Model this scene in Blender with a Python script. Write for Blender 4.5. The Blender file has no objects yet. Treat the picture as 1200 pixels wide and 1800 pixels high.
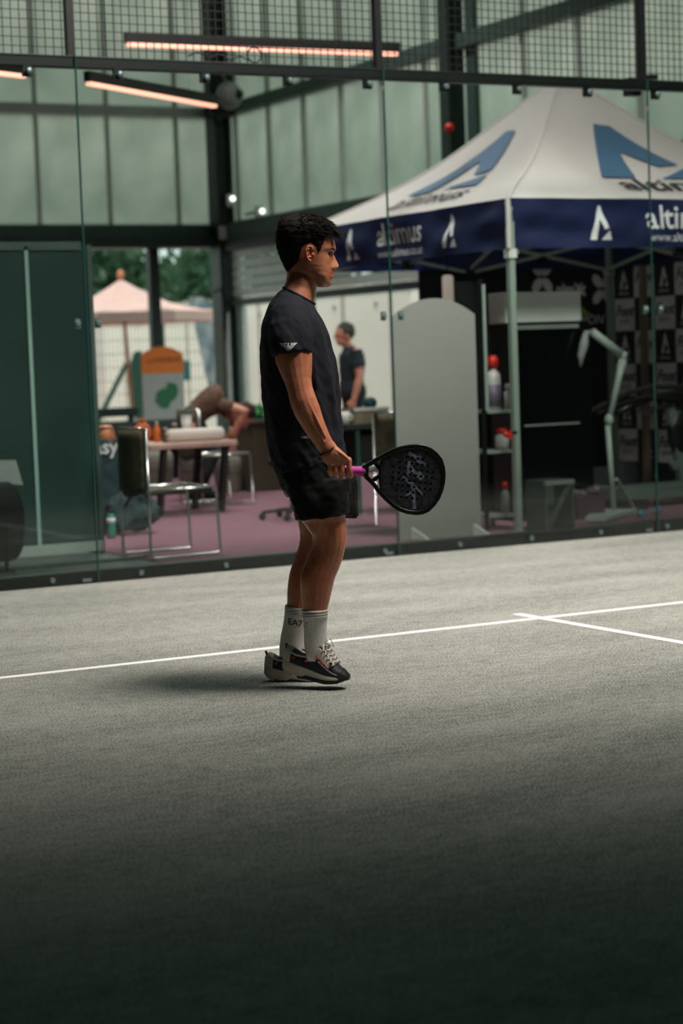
import bpy, math, random
from mathutils import Vector, Matrix, noise as mnoise
random.seed(7)
V = Vector
scene = bpy.context.scene
col = scene.collection

# ------------------------------------------------------------------ camera
CAM = V((-4.1559, -10.7838, 1.2406))
YAW, PITCH, ROLL, FPX = -0.490306, -0.0767329, -0.0357515, 3513.37
_fw = V((-math.sin(YAW)*math.cos(PITCH), math.cos(YAW)*math.cos(PITCH), math.sin(PITCH)))
_r0 = V((math.cos(YAW), math.sin(YAW), 0.0)); _u0 = _r0.cross(_fw)
_r = _r0*math.cos(ROLL) + _u0*math.sin(ROLL); _u = -_r0*math.sin(ROLL) + _u0*math.cos(ROLL)
camd = bpy.data.cameras.new('camera'); cam = bpy.data.objects.new('camera', camd); col.objects.link(cam)
cam.matrix_world = Matrix(((_r.x, _u.x, -_fw.x, CAM.x), (_r.y, _u.y, -_fw.y, CAM.y), (_r.z, _u.z, -_fw.z, CAM.z), (0, 0, 0, 1)))
camd.sensor_fit = 'VERTICAL'; camd.sensor_height = 36.0; camd.sensor_width = 24.0
camd.lens = FPX*36.0/1800.0
camd.clip_start = 0.05; camd.clip_end = 300
camd.dof.use_dof = True; camd.dof.focus_distance = 7.45; camd.dof.aperture_fstop = 2.5
scene.camera = cam

# ------------------------------------------------------------------ world, sun, hall lamps, fill lights, exposure
world = bpy.data.worlds.new('world'); scene.world = world; world.use_nodes = True
bg = world.node_tree.nodes['Background']
bg.inputs[0].default_value = (0.78, 0.93, 0.87, 1); bg.inputs[1].default_value = 1.3

def lamp(kind, name, loc, target, energy, color, **kw):
    d = bpy.data.lights.new(name, kind); o = bpy.data.objects.new(name, d); col.objects.link(o)
    o.location = loc; o.rotation_euler = (V(target)-V(loc)).to_track_quat('-Z', 'Y').to_euler()
    d.energy = energy; d.color = color
    for k, v in kw.items(): setattr(d, k, v)
    return o
lamp('SUN', 'sun', (0, -10, 20), (3.3, -6.2, 6.5), 3.5, (1.0, 0.84, 0.77), angle=math.radians(3))
# court floodlights, hung under the roof over the back third of the court
lamp('SPOT', 'court_floodlight', (1.5, -6.0, 7.4), (1.3, -0.3, 0), 4700, (1.0, 0.91, 0.85), spot_size=math.radians(94), spot_blend=1.0, shadow_soft_size=1.3)
lamp('SPOT', 'court_floodlight', (2.7, -1.6, 7.4), (2.9, -0.8, 0), 1500, (1.0, 0.92, 0.87), spot_size=math.radians(82), spot_blend=1.0, shadow_soft_size=0.6)
# teal fill light added over the back half of the court to tint dim turf
lamp('AREA', 'teal_fill', (0.6, -3.6, 7.9), (0.6, -3.6, 0), 26, (0.55, 1.0, 0.88), shape='RECTANGLE', size=5.0, size_y=4.0, spread=math.radians(120))
# unseen spots added to brighten the hall, the second backlights the tent valance
lamp('SPOT', 'hall_fill_spot', (1.9, 4.4, 7.4), (2.2, 4.4, 0), 1000, (1.0, 0.95, 0.91), spot_size=math.radians(104), spot_blend=1.0, shadow_soft_size=0.5)
lamp('SPOT', 'hall_fill_spot', (4.4, 6.6, 7.4), (4.2, 6.4, 0), 1300, (1.0, 0.95, 0.91), spot_size=math.radians(104), spot_blend=1.0, shadow_soft_size=0.5)

vs = scene.view_settings
vs.view_transform = 'Standard'; vs.look = 'None'; vs.gamma = 1.0; vs.exposure = 0.0
vs.use_curve_mapping = False
scene.cycles.use_denoising = True
scene.cycles.max_bounces = 10; scene.cycles.transparent_max_bounces = 24

# ------------------------------------------------------------------ helpers
def ray(px, py): return _fw + _r*((px-600)/FPX) - _u*((py-900)/FPX)
def at(px, py, Y): d = ray(px, py); return CAM + d*((Y-CAM.y)/d.y)          # point of a plane y = Y
def atX(px, py, X): d = ray(px, py); return CAM + d*((X-CAM.x)/d.x)
def fl(px, py, z=0.0): d = ray(px, py); return CAM + d*((z-CAM.z)/d.z)      # point at height z

def lin(c):
    r = []
    for v in c[:3]:
        v = v/255.0
        r.append(v/12.92 if v <= 0.04045 else ((v+0.055)/1.055)**2.4)
    return tuple(r)

MATS = {}
def mat(name, rgb, rough=0.6, metal=0.0, var=0.0, vscale=8.0, bump=0.0, bscale=60.0, rgb2=None, emit=None, estr=0.0, spec=0.5, trans=0.0, sheen=0.0):
    if name in MATS: return MATS[name]
    m = bpy.data.materials.new(name); m.use_nodes = True; nt = m.node_tree; N = nt.nodes; L = nt.links
    b = N['Principled BSDF']; c = lin(rgb)
    b.inputs['Base Color'].default_value = (*c, 1); b.inputs['Roughness'].default_value = rough
    b.inputs['Metallic'].default_value = metal; b.inputs['Specular IOR Level'].default_value = spec
    if sheen: b.inputs['Sheen Weight'].default_value = sheen
    tc = N.new('ShaderNodeTexCoord')
    if var or rgb2:
        n = N.new('ShaderNodeTexNoise'); n.inputs['Scale'].default_value = vscale; n.inputs['Detail'].default_value = 6
        L.new(tc.outputs['Object'], n.inputs['Vector'])
        r = N.new('ShaderNodeValToRGB'); L.new(n.outputs['Fac'], r.inputs['Fac'])
        c2 = lin(rgb2) if rgb2 else tuple(v*(1-var) for v in c)
        c1 = c if rgb2 else tuple(min(1, v*(1+var)) for v in c)
        r.color_ramp.elements[0].position = 0.35; r.color_ramp.elements[1].position = 0.68
        r.color_ramp.elements[0].color = (*c2, 1); r.color_ramp.elements[1].color = (*c1, 1)
        L.new(r.outputs['Color'], b.inputs['Base Color'])
    if bump:
        n2 = N.new('ShaderNodeTexNoise'); n2.inputs['Scale'].default_value = bscale; n2.inputs['Detail'].default_value = 5
        L.new(tc.outputs['Object'], n2.inputs['Vector'])
        bp = N.new('ShaderNodeBump'); bp.inputs['Strength'].default_value = bump; bp.inputs['Distance'].default_value = 0.01
        L.new(n2.outputs['Fac'], bp.inputs['Height']); L.new(bp.outputs['Normal'], b.inputs['Normal'])
    if emit:
        b.inputs['Emission Color'].default_value = (*lin(emit), 1); b.inputs['Emission Strength'].default_value = estr
    if trans:                                    # thin cloth or sheet that lets light through
        t = N.new('ShaderNodeBsdfTranslucent'); t.inputs['Color'].default_value = (*c, 1)
        mx = N.new('ShaderNodeMixShader'); mx.inputs[0].default_value = trans
        out = N['Material Output']
        L.new(b.outputs[0], mx.inputs[1]); L.new(t.outputs[0], mx.inputs[2]); L.new(mx.outputs[0], out.inputs['Surface'])
    MATS[name] = m
    return m

def glass_mat(name, tint, refl_rough=0.02):
    m = bpy.data.materials.new(name); m.use_nodes = True; nt = m.node_tree; N = nt.nodes; L = nt.links
    N.remove(N['Principled BSDF'])
    t = N.new('ShaderNodeBsdfTransparent'); t.inputs[0].default_value = (*tint, 1)
    g = N.new('ShaderNodeBsdfGlossy'); g.inputs['Roughness'].default_value = refl_rough; g.inputs[0].default_value = (.9, .95, .93, 1)
    f = N.new('ShaderNodeFresnel'); f.inputs[0].default_value = 1.35
    mx = N.new('ShaderNodeMixShader'); L.new(f.outputs[0], mx.inputs[0]); L.new(t.outputs[0], mx.inputs[1]); L.new(g.outputs[0], mx.inputs[2])
    L.new(mx.outputs[0], N['Material Output'].inputs['Surface'])
    return m

class MB:
    def __init__(s): s.v = []; s.f = []
    def add(s, vs, fs):
        o = len(s.v); s.v += [V(p) for p in vs]; s.f += [tuple(i+o for i in f) for f in fs]; return s
    def bx(s, x0, x1, y0, y1, z0, z1):
        return s.add([(x0,y0,z0),(x1,y0,z0),(x1,y1,z0),(x0,y1,z0),(x0,y0,z1),(x1,y0,z1),(x1,y1,z1),(x0,y1,z1)],
                     [(0,3,2,1),(4,5,6,7),(0,1,5,4),(1,2,6,5),(2,3,7,6),(3,0,4,7)])
    def bar(s, a, b, w, h, up=V((0,0,1))):
        a = V(a); b = V(b); t = (b-a).normalized(); x = t.cross(up)
        if x.length < 1e-4: x = t.cross(V((0,1,0)))
        x.normalize(); y = x.cross(t)
        q = [x*(-w/2)+y*(-h/2), x*(w/2)+y*(-h/2), x*(w/2)+y*(h/2), x*(-w/2)+y*(h/2)]
        return s.add([a+p for p in q]+[b+p for p in q], [(0,1,2,3),(7,6,5,4),(0,4,5,1),(1,5,6,2),(2,6,7,3),(3,7,4,0)])
    def tube(s, pts, r, n=8, closed=False, cap=True):
        pts = [V(p) for p in pts]; k = len(pts); rs = r if isinstance(r, (list, tuple)) else [r]*k
        prev = None; rings = []
        for i in range(k):
            if closed: t = pts[(i+1) % k]-pts[i-1]
            else: t = pts[min(i+1, k-1)]-pts[max(i-1, 0)]
            t.normalize()
            if prev is None:
                x = t.cross(V((0,0,1)))
                if x.length < 1e-3: x = t.cross(V((0,1,0)))
            else: x = prev - t*prev.dot(t)
            x.normalize(); prev = x; y = t.cross(x)
            rings.append([pts[i]+(x*math.cos(a)+y*math.sin(a))*rs[i] for a in [2*math.pi*j/n for j in range(n)]])
        vs = [p for rg in rings for p in rg]; fs = []
        for i in range(k if closed else k-1):
            a = i*n; b = ((i+1) % k)*n
            for j in range(n): fs.append((a+j, a+(j+1) % n, b+(j+1) % n, b+j))
        if cap and not closed: fs += [tuple(range(n-1, -1, -1)), tuple(range((k-1)*n, k*n))]
        return s.add(vs, fs)
    def lathe(s, prof, c=(0,0,0), n=16, ax='z', sx=1, sy=1):
        c = V(c); vs = []; fs = []
        for (r, z) in prof:
            for j in range(n):
                a = 2*math.pi*j/n; p = (r*math.cos(a)*sx, r*math.sin(a)*sy, z)
                if ax == 'x': p = (p[2], p[0], p[1])
                elif ax == 'y': p = (p[0], p[2], p[1])
                vs.append(c+V(p))
        m = len(prof)
        for i in range(m-1):
            for j in range(n):
                f = (i*n+j, i*n+(j+1) % n, (i+1)*n+(j+1) % n, (i+1)*n+j)
                fs.append(f[::-1] if ax == 'y' else f)
        a0 = tuple(range(n-1, -1, -1)); a1 = tuple(range((m-1)*n, m*n))
        fs += [a0[::-1], a1[::-1]] if ax == 'y' else [a0, a1]
        return s.add(vs, fs)
    def prism(s, poly, o, u, v, w):          # polygon (a, b) -> o + a*u + b*v, extruded by w
        o = V(o); u = V(u); v = V(v); w = V(w); n = len(poly)
        A = [o+u*a+v*b for a, b in poly]; B = [p+w for p in A]
        fs = [tuple(range(n-1, -1, -1)), tuple(range(n, 2*n))] + [(i, (i+1) % n, n+(i+1) % n, n+i) for i in range(n)]
        return s.add(A+B, fs)
    def grid(s, nu, nv, fn, wrapu=False):
        vs = [fn(i/(nu if wrapu else nu), j/nv) for j in range(nv+1) for i in range(nu+(0 if wrapu else 1))]
        w = nu if wrapu else nu+1; fs = []
        for j in range(nv):
            for i in range(nu):
                a = j*w+i; b = j*w+(i+1) % w if wrapu else a+1
                fs.append((a, b, b+w, a+w))
        return s.add(vs, fs)
    def build(s, name, m, parent=None, world=False, org=None, smooth=False, bevel=0.0, solid=0.0, fixn=False):
        off = V((0,0,0))
        if parent is not None and world:
            p = parent
            while p is not None: off += V(p.location); p = p.parent
        if org is not None: off = V(org)
        me = bpy.data.meshes.new(name); me.from_pydata([tuple(p-off) for p in s.v], [], s.f)
        if fixn:
            import bmesh
            b = bmesh.new(); b.from_mesh(me); bmesh.ops.recalc_face_normals(b, faces=b.faces); b.to_mesh(me); b.free()
        me.materials.append(m); me.update()
        if smooth: me.polygons.foreach_set('use_smooth', [True]*len(me.polygons))
        o = bpy.data.objects.new(name, me); col.objects.link(o)
        if parent is not None: o.parent = parent
        elif org is not None: o.location = org
        if bevel:
            bv = o.modifiers.new('bevel', 'BEVEL'); bv.width = bevel; bv.segments = 2; bv.limit_method = 'ANGLE'
        if solid:
            sd = o.modifiers.new('solid', 'SOLIDIFY'); sd.thickness = solid; sd.offset = 0
        return o

def tag(o, label=None, cat=None, group=None, kind=None):
    if label: o['label'] = label
    if cat: o['category'] = cat
    if group: o['group'] = group
    if kind: o['kind'] = kind
    return o
def thing(name, label, cat, loc=(0,0,0), rz=0.0, group=None):
    o = bpy.data.objects.new(name, None); col.objects.link(o); o.empty_display_size = 0.1
    o.location = loc; o.rotation_euler = (0, 0, rz)
    return tag(o, label, cat, group)
def copy_tree(o, parent=None):
    c = o.copy(); col.objects.link(c); c.parent = parent
    for ch in list(o.children): copy_tree(ch, c)
    return c
def struct(name, mb, m, **k):
    o = mb.build(name, m, **k); o['kind'] = 'structure'; return o
def sroot(name):
    o = bpy.data.objects.new(name, None); col.objects.link(o); o['kind'] = 'structure'; return o

def text2d(s, size=1.0, shear=0.0, bold=0.0):        # lettering as a flat list of verts and faces, centred
    cu = bpy.data.curves.new('lettering', 'FONT'); cu.body = s; cu.size = size; cu.align_x = 'CENTER'; cu.align_y = 'CENTER'
    cu.offset = bold; cu.shear = shear; cu.resolution_u = 3
    o = bpy.data.objects.new('lettering', cu); col.objects.link(o)
    bpy.context.view_layer.update()
    me = bpy.data.meshes.new_from_object(o.evaluated_get(bpy.context.evaluated_depsgraph_get()))
    vs = [(v.co.x, v.co.y) for v in me.vertices]; fs = [tuple(p.vertices) for p in me.polygons]
    bpy.data.objects.remove(o); bpy.data.curves.remove(cu); bpy.data.meshes.remove(me)
    return vs, fs

def remesh(mb, voxel, it=4, fac=0.5):
    me = bpy.data.meshes.new('tmp'); me.from_pydata([tuple(p) for p in mb.v], [], mb.f); me.update()
    import bmesh
    b = bmesh.new(); b.from_mesh(me); bmesh.ops.recalc_face_normals(b, faces=b.faces); b.to_mesh(me); b.free()
    o = bpy.data.objects.new('tmp', me); col.objects.link(o)
    r = o.modifiers.new('r', 'REMESH'); r.mode = 'VOXEL'; r.voxel_size = voxel
    s = o.modifiers.new('s', 'SMOOTH'); s.factor = fac; s.iterations = it
    bpy.context.view_layer.update()
    e = bpy.data.meshes.new_from_object(o.evaluated_get(bpy.context.evaluated_depsgraph_get()))
    out = MB(); out.v = [v.co.copy() for v in e.vertices]; out.f = [tuple(p.vertices) for p in e.polygons]
    out.n = [v.normal.copy() for v in e.vertices]
    bpy.data.objects.remove(o); bpy.data.meshes.remove(me); bpy.data.meshes.remove(e)
    return out

def loft(mb, rings, n=20, sq=2.0):
    """rings: (centre, A half-axis vector, B half-axis vector); closed ends"""
    vs = []; fs = []; k = len(rings)
    for c, A, B in rings:
        for j in range(n):
            a = 2*math.pi*j/n; ca, sa = math.cos(a), math.sin(a)
            x = math.copysign(abs(ca)**(2/sq), ca); y = math.copysign(abs(sa)**(2/sq), sa)
            vs.append(V(c)+V(A)*x+V(B)*y)
    for i in range(k-1):
        for j in range(n): fs.append((i*n+j, i*n+(j+1) % n, (i+1)*n+(j+1) % n, (i+1)*n+j))
    o = len(vs); vs += [V(rings[0][0]), V(rings[-1][0])]
    for j in range(n): fs += [(o, (j+1) % n, j), (o+1, (k-1)*n+j, (k-1)*n+(j+1) % n)]
    mb.add(vs, fs)

def limb(mb, st, L=V((0,1,0)), n=16, round_ends=True):
    """st: (centre, a, b): a across the path in the plane, b along L"""
    P = [V(s[0]) for s in st]; rings = []
    for i, s in enumerate(st):
        t = (P[min(i+1, len(P)-1)]-P[max(i-1, 0)]).normalized()
        b = (L-t*L.dot(t)).normalized(); a = b.cross(t)
        rings.append((P[i], a*s[1], b*s[2]))
    if round_ends:
        t0 = (P[0]-P[1]).normalized(); t1 = (P[-1]-P[-2]).normalized()
        a0 = min(st[0][1], st[0][2]); a1 = min(st[-1][1], st[-1][2])
        rings = [(P[0]+t0*a0*0.8, rings[0][1]*0.25, rings[0][2]*0.25), (P[0]+t0*a0*0.5, rings[0][1]*0.8, rings[0][2]*0.8)] + rings + \
                [(P[-1]+t1*a1*0.5, rings[-1][1]*0.8, rings[-1][2]*0.8), (P[-1]+t1*a1*0.8, rings[-1][1]*0.25, rings[-1][2]*0.25)]
    loft(mb, rings, n)

def ball(mb, c, rx, ry, rz, n=16, m=10, R=None):
    c = V(c); vs = []; fs = []
    for i in range(1, m):
        t = math.pi*i/m
        for j in range(n):
            a = 2*math.pi*j/n; p = V((rx*math.sin(t)*math.cos(a), ry*math.sin(t)*math.sin(a), rz*math.cos(t)))
            vs.append(c+(R @ p if R else p))
    top = V((0,0,rz)); bot = V((0,0,-rz))
    vs += [c+(R @ top if R else top), c+(R @ bot if R else bot)]; T = len(vs)-2
    for i in range(m-2):
        for j in range(n): fs.append((i*n+j, (i+1)*n+j, (i+1)*n+(j+1) % n, i*n+(j+1) % n))
    for j in range(n): fs += [(T, j, (j+1) % n), (T+1, (m-2)*n+(j+1) % n, (m-2)*n+j)]
    mb.add(vs, fs)

def interp(tab, x):
    if x <= tab[0][0]: return tab[0][1]
    for (a, va), (b, vb) in zip(tab, tab[1:]):
        if x <= b:
            t = (x-a)/(b-a); t = t*t*(3-2*t)*0.5+t*0.5
            return va+(vb-va)*t
    return tab[-1][1]

# ------------------------------------------------------------------ materials shared by the setting
def turf_mat():
    m = bpy.data.materials.new('court_turf'); m.use_nodes = True; nt = m.node_tree; N = nt.nodes; L = nt.links
    b = N['Principled BSDF']; b.inputs['Roughness'].default_value = 0.95; b.inputs['Specular IOR Level'].default_value = 0.1
    tc = N.new('ShaderNodeTexCoord')
    def nz(scale, detail, mp=None):
        n = N.new('ShaderNodeTexNoise'); n.inputs['Scale'].default_value = scale; n.inputs['Detail'].default_value = detail
        if mp:
            q = N.new('ShaderNodeMapping'); q.inputs['Scale'].default_value = mp; L.new(tc.outputs['Object'], q.inputs['Vector']); L.new(q.outputs[0], n.inputs['Vector'])
        else: L.new(tc.outputs['Object'], n.inputs['Vector'])
        return n
    fine = nz(135, 4); mid = nz(30, 5, (0.5, 1, 1)); big = nz(1.6, 6, (0.6, 1.6, 1))
    def mul(a, bb, kind='MULTIPLY'):
        x = N.new('ShaderNodeMath'); x.operation = kind
        for i, q in enumerate((a, bb)):
            if isinstance(q, float): x.inputs[i].default_value = q
            else: L.new(q, x.inputs[i])
        return x.outputs[0]
    s = mul(mul(mul(fine.outputs['Fac'], 1.25), mul(mid.outputs['Fac'], 0.3), 'ADD'), mul(big.outputs['Fac'], 0.30), 'ADD')
    r = N.new('ShaderNodeValToRGB'); L.new(mul(s, 0.7), r.inputs['Fac'])
    r.color_ramp.elements[0].position = 0.47; r.color_ramp.elements[1].position = 0.83
    r.color_ramp.elements[0].color = (*lin((44, 64, 58)), 1); r.color_ramp.elements[1].color = (*lin((182, 180, 172)), 1)
    L.new(r.outputs[0], b.inputs['Base Color'])
    bp = N.new('ShaderNodeBump'); bp.inputs['Strength'].default_value = 0.5; bp.inputs['Distance'].default_value = 0.006
    L.new(fine.outputs['Fac'], bp.inputs['Height']); L.new(bp.outputs[0], b.inputs['Normal'])
    return m

def poly_mat():                                    # twin-wall polycarbonate sheet: fine vertical flutes, lets daylight through
    m = bpy.data.materials.new('polycarbonate'); m.use_nodes = True; nt = m.node_tree; N = nt.nodes; L = nt.links
    b = N['Principled BSDF']; b.inputs['Roughness'].default_value = 0.35; b.inputs['Base Color'].default_value = (*lin((150, 170, 160)), 1)
    t = N.new('ShaderNodeBsdfTranslucent')
    tc = N.new('ShaderNodeTexCoord')
    n = N.new('ShaderNodeTexNoise'); n.inputs['Scale'].default_value = 0.9; n.inputs['Detail'].default_value = 4
    L.new(tc.outputs['Object'], n.inputs['Vector'])
    r = N.new('ShaderNodeValToRGB'); L.new(n.outputs['Fac'], r.inputs['Fac'])
    r.color_ramp.elements[0].position = 0.35; r.color_ramp.elements[1].position = 0.7
    r.color_ramp.elements[0].color = (*lin((192, 200, 192)), 1); r.color_ramp.elements[1].color = (*lin((240, 240, 235)), 1)
    L.new(r.outputs[0], t.inputs['Color'])
    w = N.new('ShaderNodeTexWave'); w.inputs['Scale'].default_value = 18; w.bands_direction = 'DIAGONAL'; w.inputs['Distortion'].default_value = 0
    mp = N.new('ShaderNodeMapping'); mp.inputs['Scale'].default_value = (1, 1, 0); L.new(tc.outputs['Object'], mp.inputs[0]); L.new(mp.outputs[0], w.inputs[0])
    bp = N.new('ShaderNodeBump'); bp.inputs['Strength'].default_value = 0.35; bp.inputs['Distance'].default_value = 0.01
    L.new(w.outputs['Fac'], bp.inputs['Height']); L.new(bp.outputs[0], b.inputs['Normal'])
    mx = N.new('ShaderNodeMixShader'); mx.inputs[0].default_value = 0.8
    L.new(b.outputs[0], mx.inputs[1]); L.new(t.outputs[0], mx.inputs[2]); L.new(mx.outputs[0], N['Material Output'].inputs['Surface'])
    return m

M_TURF = turf_mat(); M_POLY = poly_mat()
M_LINE = mat('line_paint', (236, 232, 226), 0.85, var=0.10, vscale=90)
M_BLK = mat('black_steel', (17, 22, 21), 0.45, metal=0.3, var=0.2)
M_BASE = mat('base_steel', (46, 60, 55), 0.42, metal=0.35, var=0.25, vscale=14)
M_STEELG = mat('green_grey_steel', (58, 78, 72), 0.5, metal=0.2, var=0.12)
M_STEELD = mat('dark_column_steel', (30, 44, 41), 0.5, metal=0.2, var=0.15)
M_ALU = mat('mullion_aluminium', (186, 192, 186), 0.45, metal=0.2, var=0.08)
M_CHROME = mat('chrome', (205, 208, 205), 0.22, metal=0.9)
M_GLASS = glass_mat('court_glass', (0.93, 0.965, 0.955))
M_GEDGE = mat('glass_edge', (28, 66, 60), 0.15)
M_CARPET = mat('purple_carpet', (124, 84, 98), 0.95, var=0.18, vscale=120, bump=0.4, bscale=300)
M_CONC = mat('hall_floor_grey', (78, 92, 86), 0.6, var=0.15, vscale=5)
M_WHITE = mat('white_lacquer', (206, 208, 202), 0.45, var=0.04, vscale=3)
M_GREYP = mat('grey_plastic', (132, 140, 134), 0.5, var=0.08)
M_RUBBER = mat('black_rubber', (14, 15, 16), 0.8)

# ------------------------------------------------------------------ court
flo = struct('floor', MB().bx(-9, 6.5, -18, 0.012, -0.15, 0.0), M_TURF)
for nm, b in (('court_line', MB().bx(-4, 6, -3.075, -3.025, 0.0, 0.0015)), ('court_line', MB().bx(0.975, 1.025, -10, -2.85, 0.0, 0.0022))):
    b.build(nm, M_LINE, flo)
hfl = struct('floor', MB().bx(-9, 6.6, 0.012, 12.2, -0.15, 0.0), M_CONC)
MB().bx(0.72, 6.4, 0.72, 12.0, 0.0, 0.006).build('carpet', M_CARPET, hfl)

# ------------------------------------------------------------------ glass back wall of the court
gw = sroot('wall_back')
pane0 = MB().bx(0.004, 1.996, 0.0, 0.012, 0.0, 3.0).build('glass_pane', M_GLASS, gw)
edge0 = MB().bx(-0.004, 0.004, -0.001, 0.0128, 0.0, 3.0).build('glass_joint', M_GEDGE, gw)
pane0.location.x = -4; edge0.location.x = -4
for k in range(1, 5):
    o = pane0.copy(); col.objects.link(o); o.location.x = -4+2*k
    o = edge0.copy(); col.objects.link(o); o.location.x = -4+2*k
MB().bx(-4.1, 6.1, 0.016, 0.10, 0.0, 0.075).build('base_rail', M_BASE, gw, bevel=0.004)
MB().bx(-4.1, 6.1, 0.013, 0.0155, 0.0, 0.066).build('base_gasket', M_RUBBER, gw)
MB().bx(-4.1, 6.1, 0.016, 0.08, 2.935, 3.0).build('top_rail', M_BLK, gw, bevel=0.004)
# mesh fence on top: posts, frame, welded wires
for X in (-2, 0, 2, 4, 6):
    MB().bx(X-0.022-0.012, X+0.022-0.012, 0.02, 0.07, 3.0, 4.0).build('mesh_post', M_BLK, gw)
for k, X in enumerate((-2, 0, 2, 4)):
    w = MB()
    n = 40
    for i in range(1, n):
        x = X+0.01+1.98*i/n
        w.bar((x, 0.045, 3.0), (x, 0.045, 4.0), 0.0048, 0.0048)
    for j in range(1, 20):
        w.bar((X, 0.049, 3.0+j*0.05), (X+2, 0.049, 3.0+j*0.05), 0.0042, 0.0042)
    tag(w.build('wire_mesh', M_BLK, gw), kind='stuff')
# clamps half way up each joint, bolts along both rails
MB_cl = MB().bx(-0.016, 0.016, 0.0, 0.012, -0.028, 0.028).lathe([(0.0, -0.014), (0.012, -0.014), (0.017, -0.008), (0.017, 0.0)], (0, 0, 0), 12, 'y')
clamp0 = None
for X in (0, 2, 4):
    for dx in (-0.062, 0.062):
        if clamp0 is None: clamp0 = MB_cl.build('glass_clamp', mat('clamp_grey', (84, 104, 100), 0.4, metal=0.3), gw); o = clamp0
        else: o = clamp0.copy(); col.objects.link(o)
        o.location = (X+dx, -0.012, 1.49)
MB_bt = MB().lathe([(0.0, -0.020), (0.014, -0.018), (0.018, -0.010), (0.018, 0.0)], (0, 0, 0), 12, 'y')
bolt0 = None
M_BOLT = mat('bolt_steel', (120, 140, 140), 0.3, metal=0.7)
def bolt(loc):
    global bolt0
    if bolt0 is None: bolt0 = MB_bt.build('rail_bolt', M_BOLT, gw); o = bolt0
    else: o = bolt0.copy(); col.objects.link(o)
    o.location = loc
lug0 = None
for k in range(-2, 10):
    X = -0.28+0.545*k
    p = (X, 0.006, 2.905)
    bolt((X, -0.002, 2.905)); bolt((X, 0.012, 0.036))
    if lug0 is None: lug0 = MB().bx(-0.028, 0.028, 0.004, 0.03, -0.028, 0.035).build('rail_lug', M_BLK, gw); o = lug0
    else: o = lug0.copy(); col.objects.link(o)
    o.location = (X, 0.012, 2.905)
for X in (0, 2, 4):
    o = MB().bx(X-0.10, X-0.045, -0.004, 0.013, 0.012, 0.030).build('base_clip', M_BOLT, gw)
# loose cable lying on the top rail
pts = []
a = at(330, 98, 0.05); b = at(436, 99, 0.05)
for i in range(15):
    t = i/14; p = a.lerp(b, t); pts.append((p.x, 0.05, 3.012+0.03*math.sin(t*9)**2+0.02*(1-t)))
for i in range(14):
    t = i/13*2*math.pi; pts.append((at(447, 98, 0.05).x-0.045*math.cos(t), 0.05, 3.055-0.045*math.sin(t)))
tag(MB().tube(pts, 0.005, 6).build('cable', M_RUBBER, org=(1.0, 0.05, 3.0), smooth=True), 'thin black cable with a loop lying on the top rail', 'cable')

# ------------------------------------------------------------------ hall shell
XF, YF = 6.5, 12.1
struct('ceiling', MB().bx(-9.2, 6.75, -18.2, 12.3, 8.0, 8.15), mat('roof_deck', (52, 66, 62), 0.9))
struct('wall_rear', MB().bx(-9.2, 6.7, -18.2, -18.0, -0.1, 8.0), mat('hall_wall_dark', (40, 50, 48), 0.9))
struct('wall_side', MB().bx(-9.2, -9.0, -18.0, 12.2, -0.1, 8.0), MATS['hall_wall_dark'])
struct('wall_near', MB().bx(6.5, 6.62, -18.0, -1.5, -0.1, 8.0), MATS['hall_wall_dark'])
wl = sroot('wall_left')
xs = [XF-0.58-0.905*k for k in range(0, 17)]
pan = MB().bx(-0.4525, 0.4525, 0.0, 0.02, 0, 1).build('polycarbonate_panel', M_POLY, wl)
mul = MB().bx(-0.022, 0.022, -0.05, 0.0, 0, 1).build('mullion', M_ALU, wl)
first = True
def cpy(o, loc, sc=None, par=None):
    c = o.copy(); col.objects.link(c); c.location = loc
    if sc: c.scale = sc
    if par: c.parent = par
    return c
zs = [(2.95, 4.26), (4.38, 6.1), (6.2, 7.98)]
for z0, z1 in zs:
    for i, x in enumerate(xs):
        if i == 0: w = 0.58; cx = XF-0.29
        else: w = 0.905; cx = x+0.4525
        if first: p, q = pan, mul; p.location = (cx, YF, z0); p.scale = (w/0.905, 1, z1-z0); q.location = (x, YF, z0); q.scale = (1, 1, z1-z0); first = False
        else: cpy(pan, (cx, YF, z0), (w/0.905, 1, z1-z0)); cpy(mul, (x, YF, z0), (1, 1, z1-z0))
for z0, z1, y0 in ((2.78, 2.95, -0.14), (4.26, 4.38, -0.12), (6.1, 6.2, -0.12)):
    MB().bx(-9, XF, YF+y0, YF+0.05, z0, z1).build('beam', M_STEELG if z0 < 4 else M_ALU, wl)
MB().bx(-9, XF, YF-0.30, YF+0.05, 2.66, 2.78).build('door_header', M_STEELD, wl)
for px, w in ((272, 0.13), (381, 0.06), (150, 0.05)):
    x = at(px, 560, YF).x
    MB().bx(x-w/2, x+w/2, YF-0.06, YF+0.04, 0.0, 2.66).build('door_post', M_STEELD, wl)
MB().bx(-9, at(150, 560, YF).x, YF-0.02, YF+0.02, 0.0, 2.66).build('blind_panel', mat('dark_cladding', (30, 42, 40), 0.7), wl)

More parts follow.
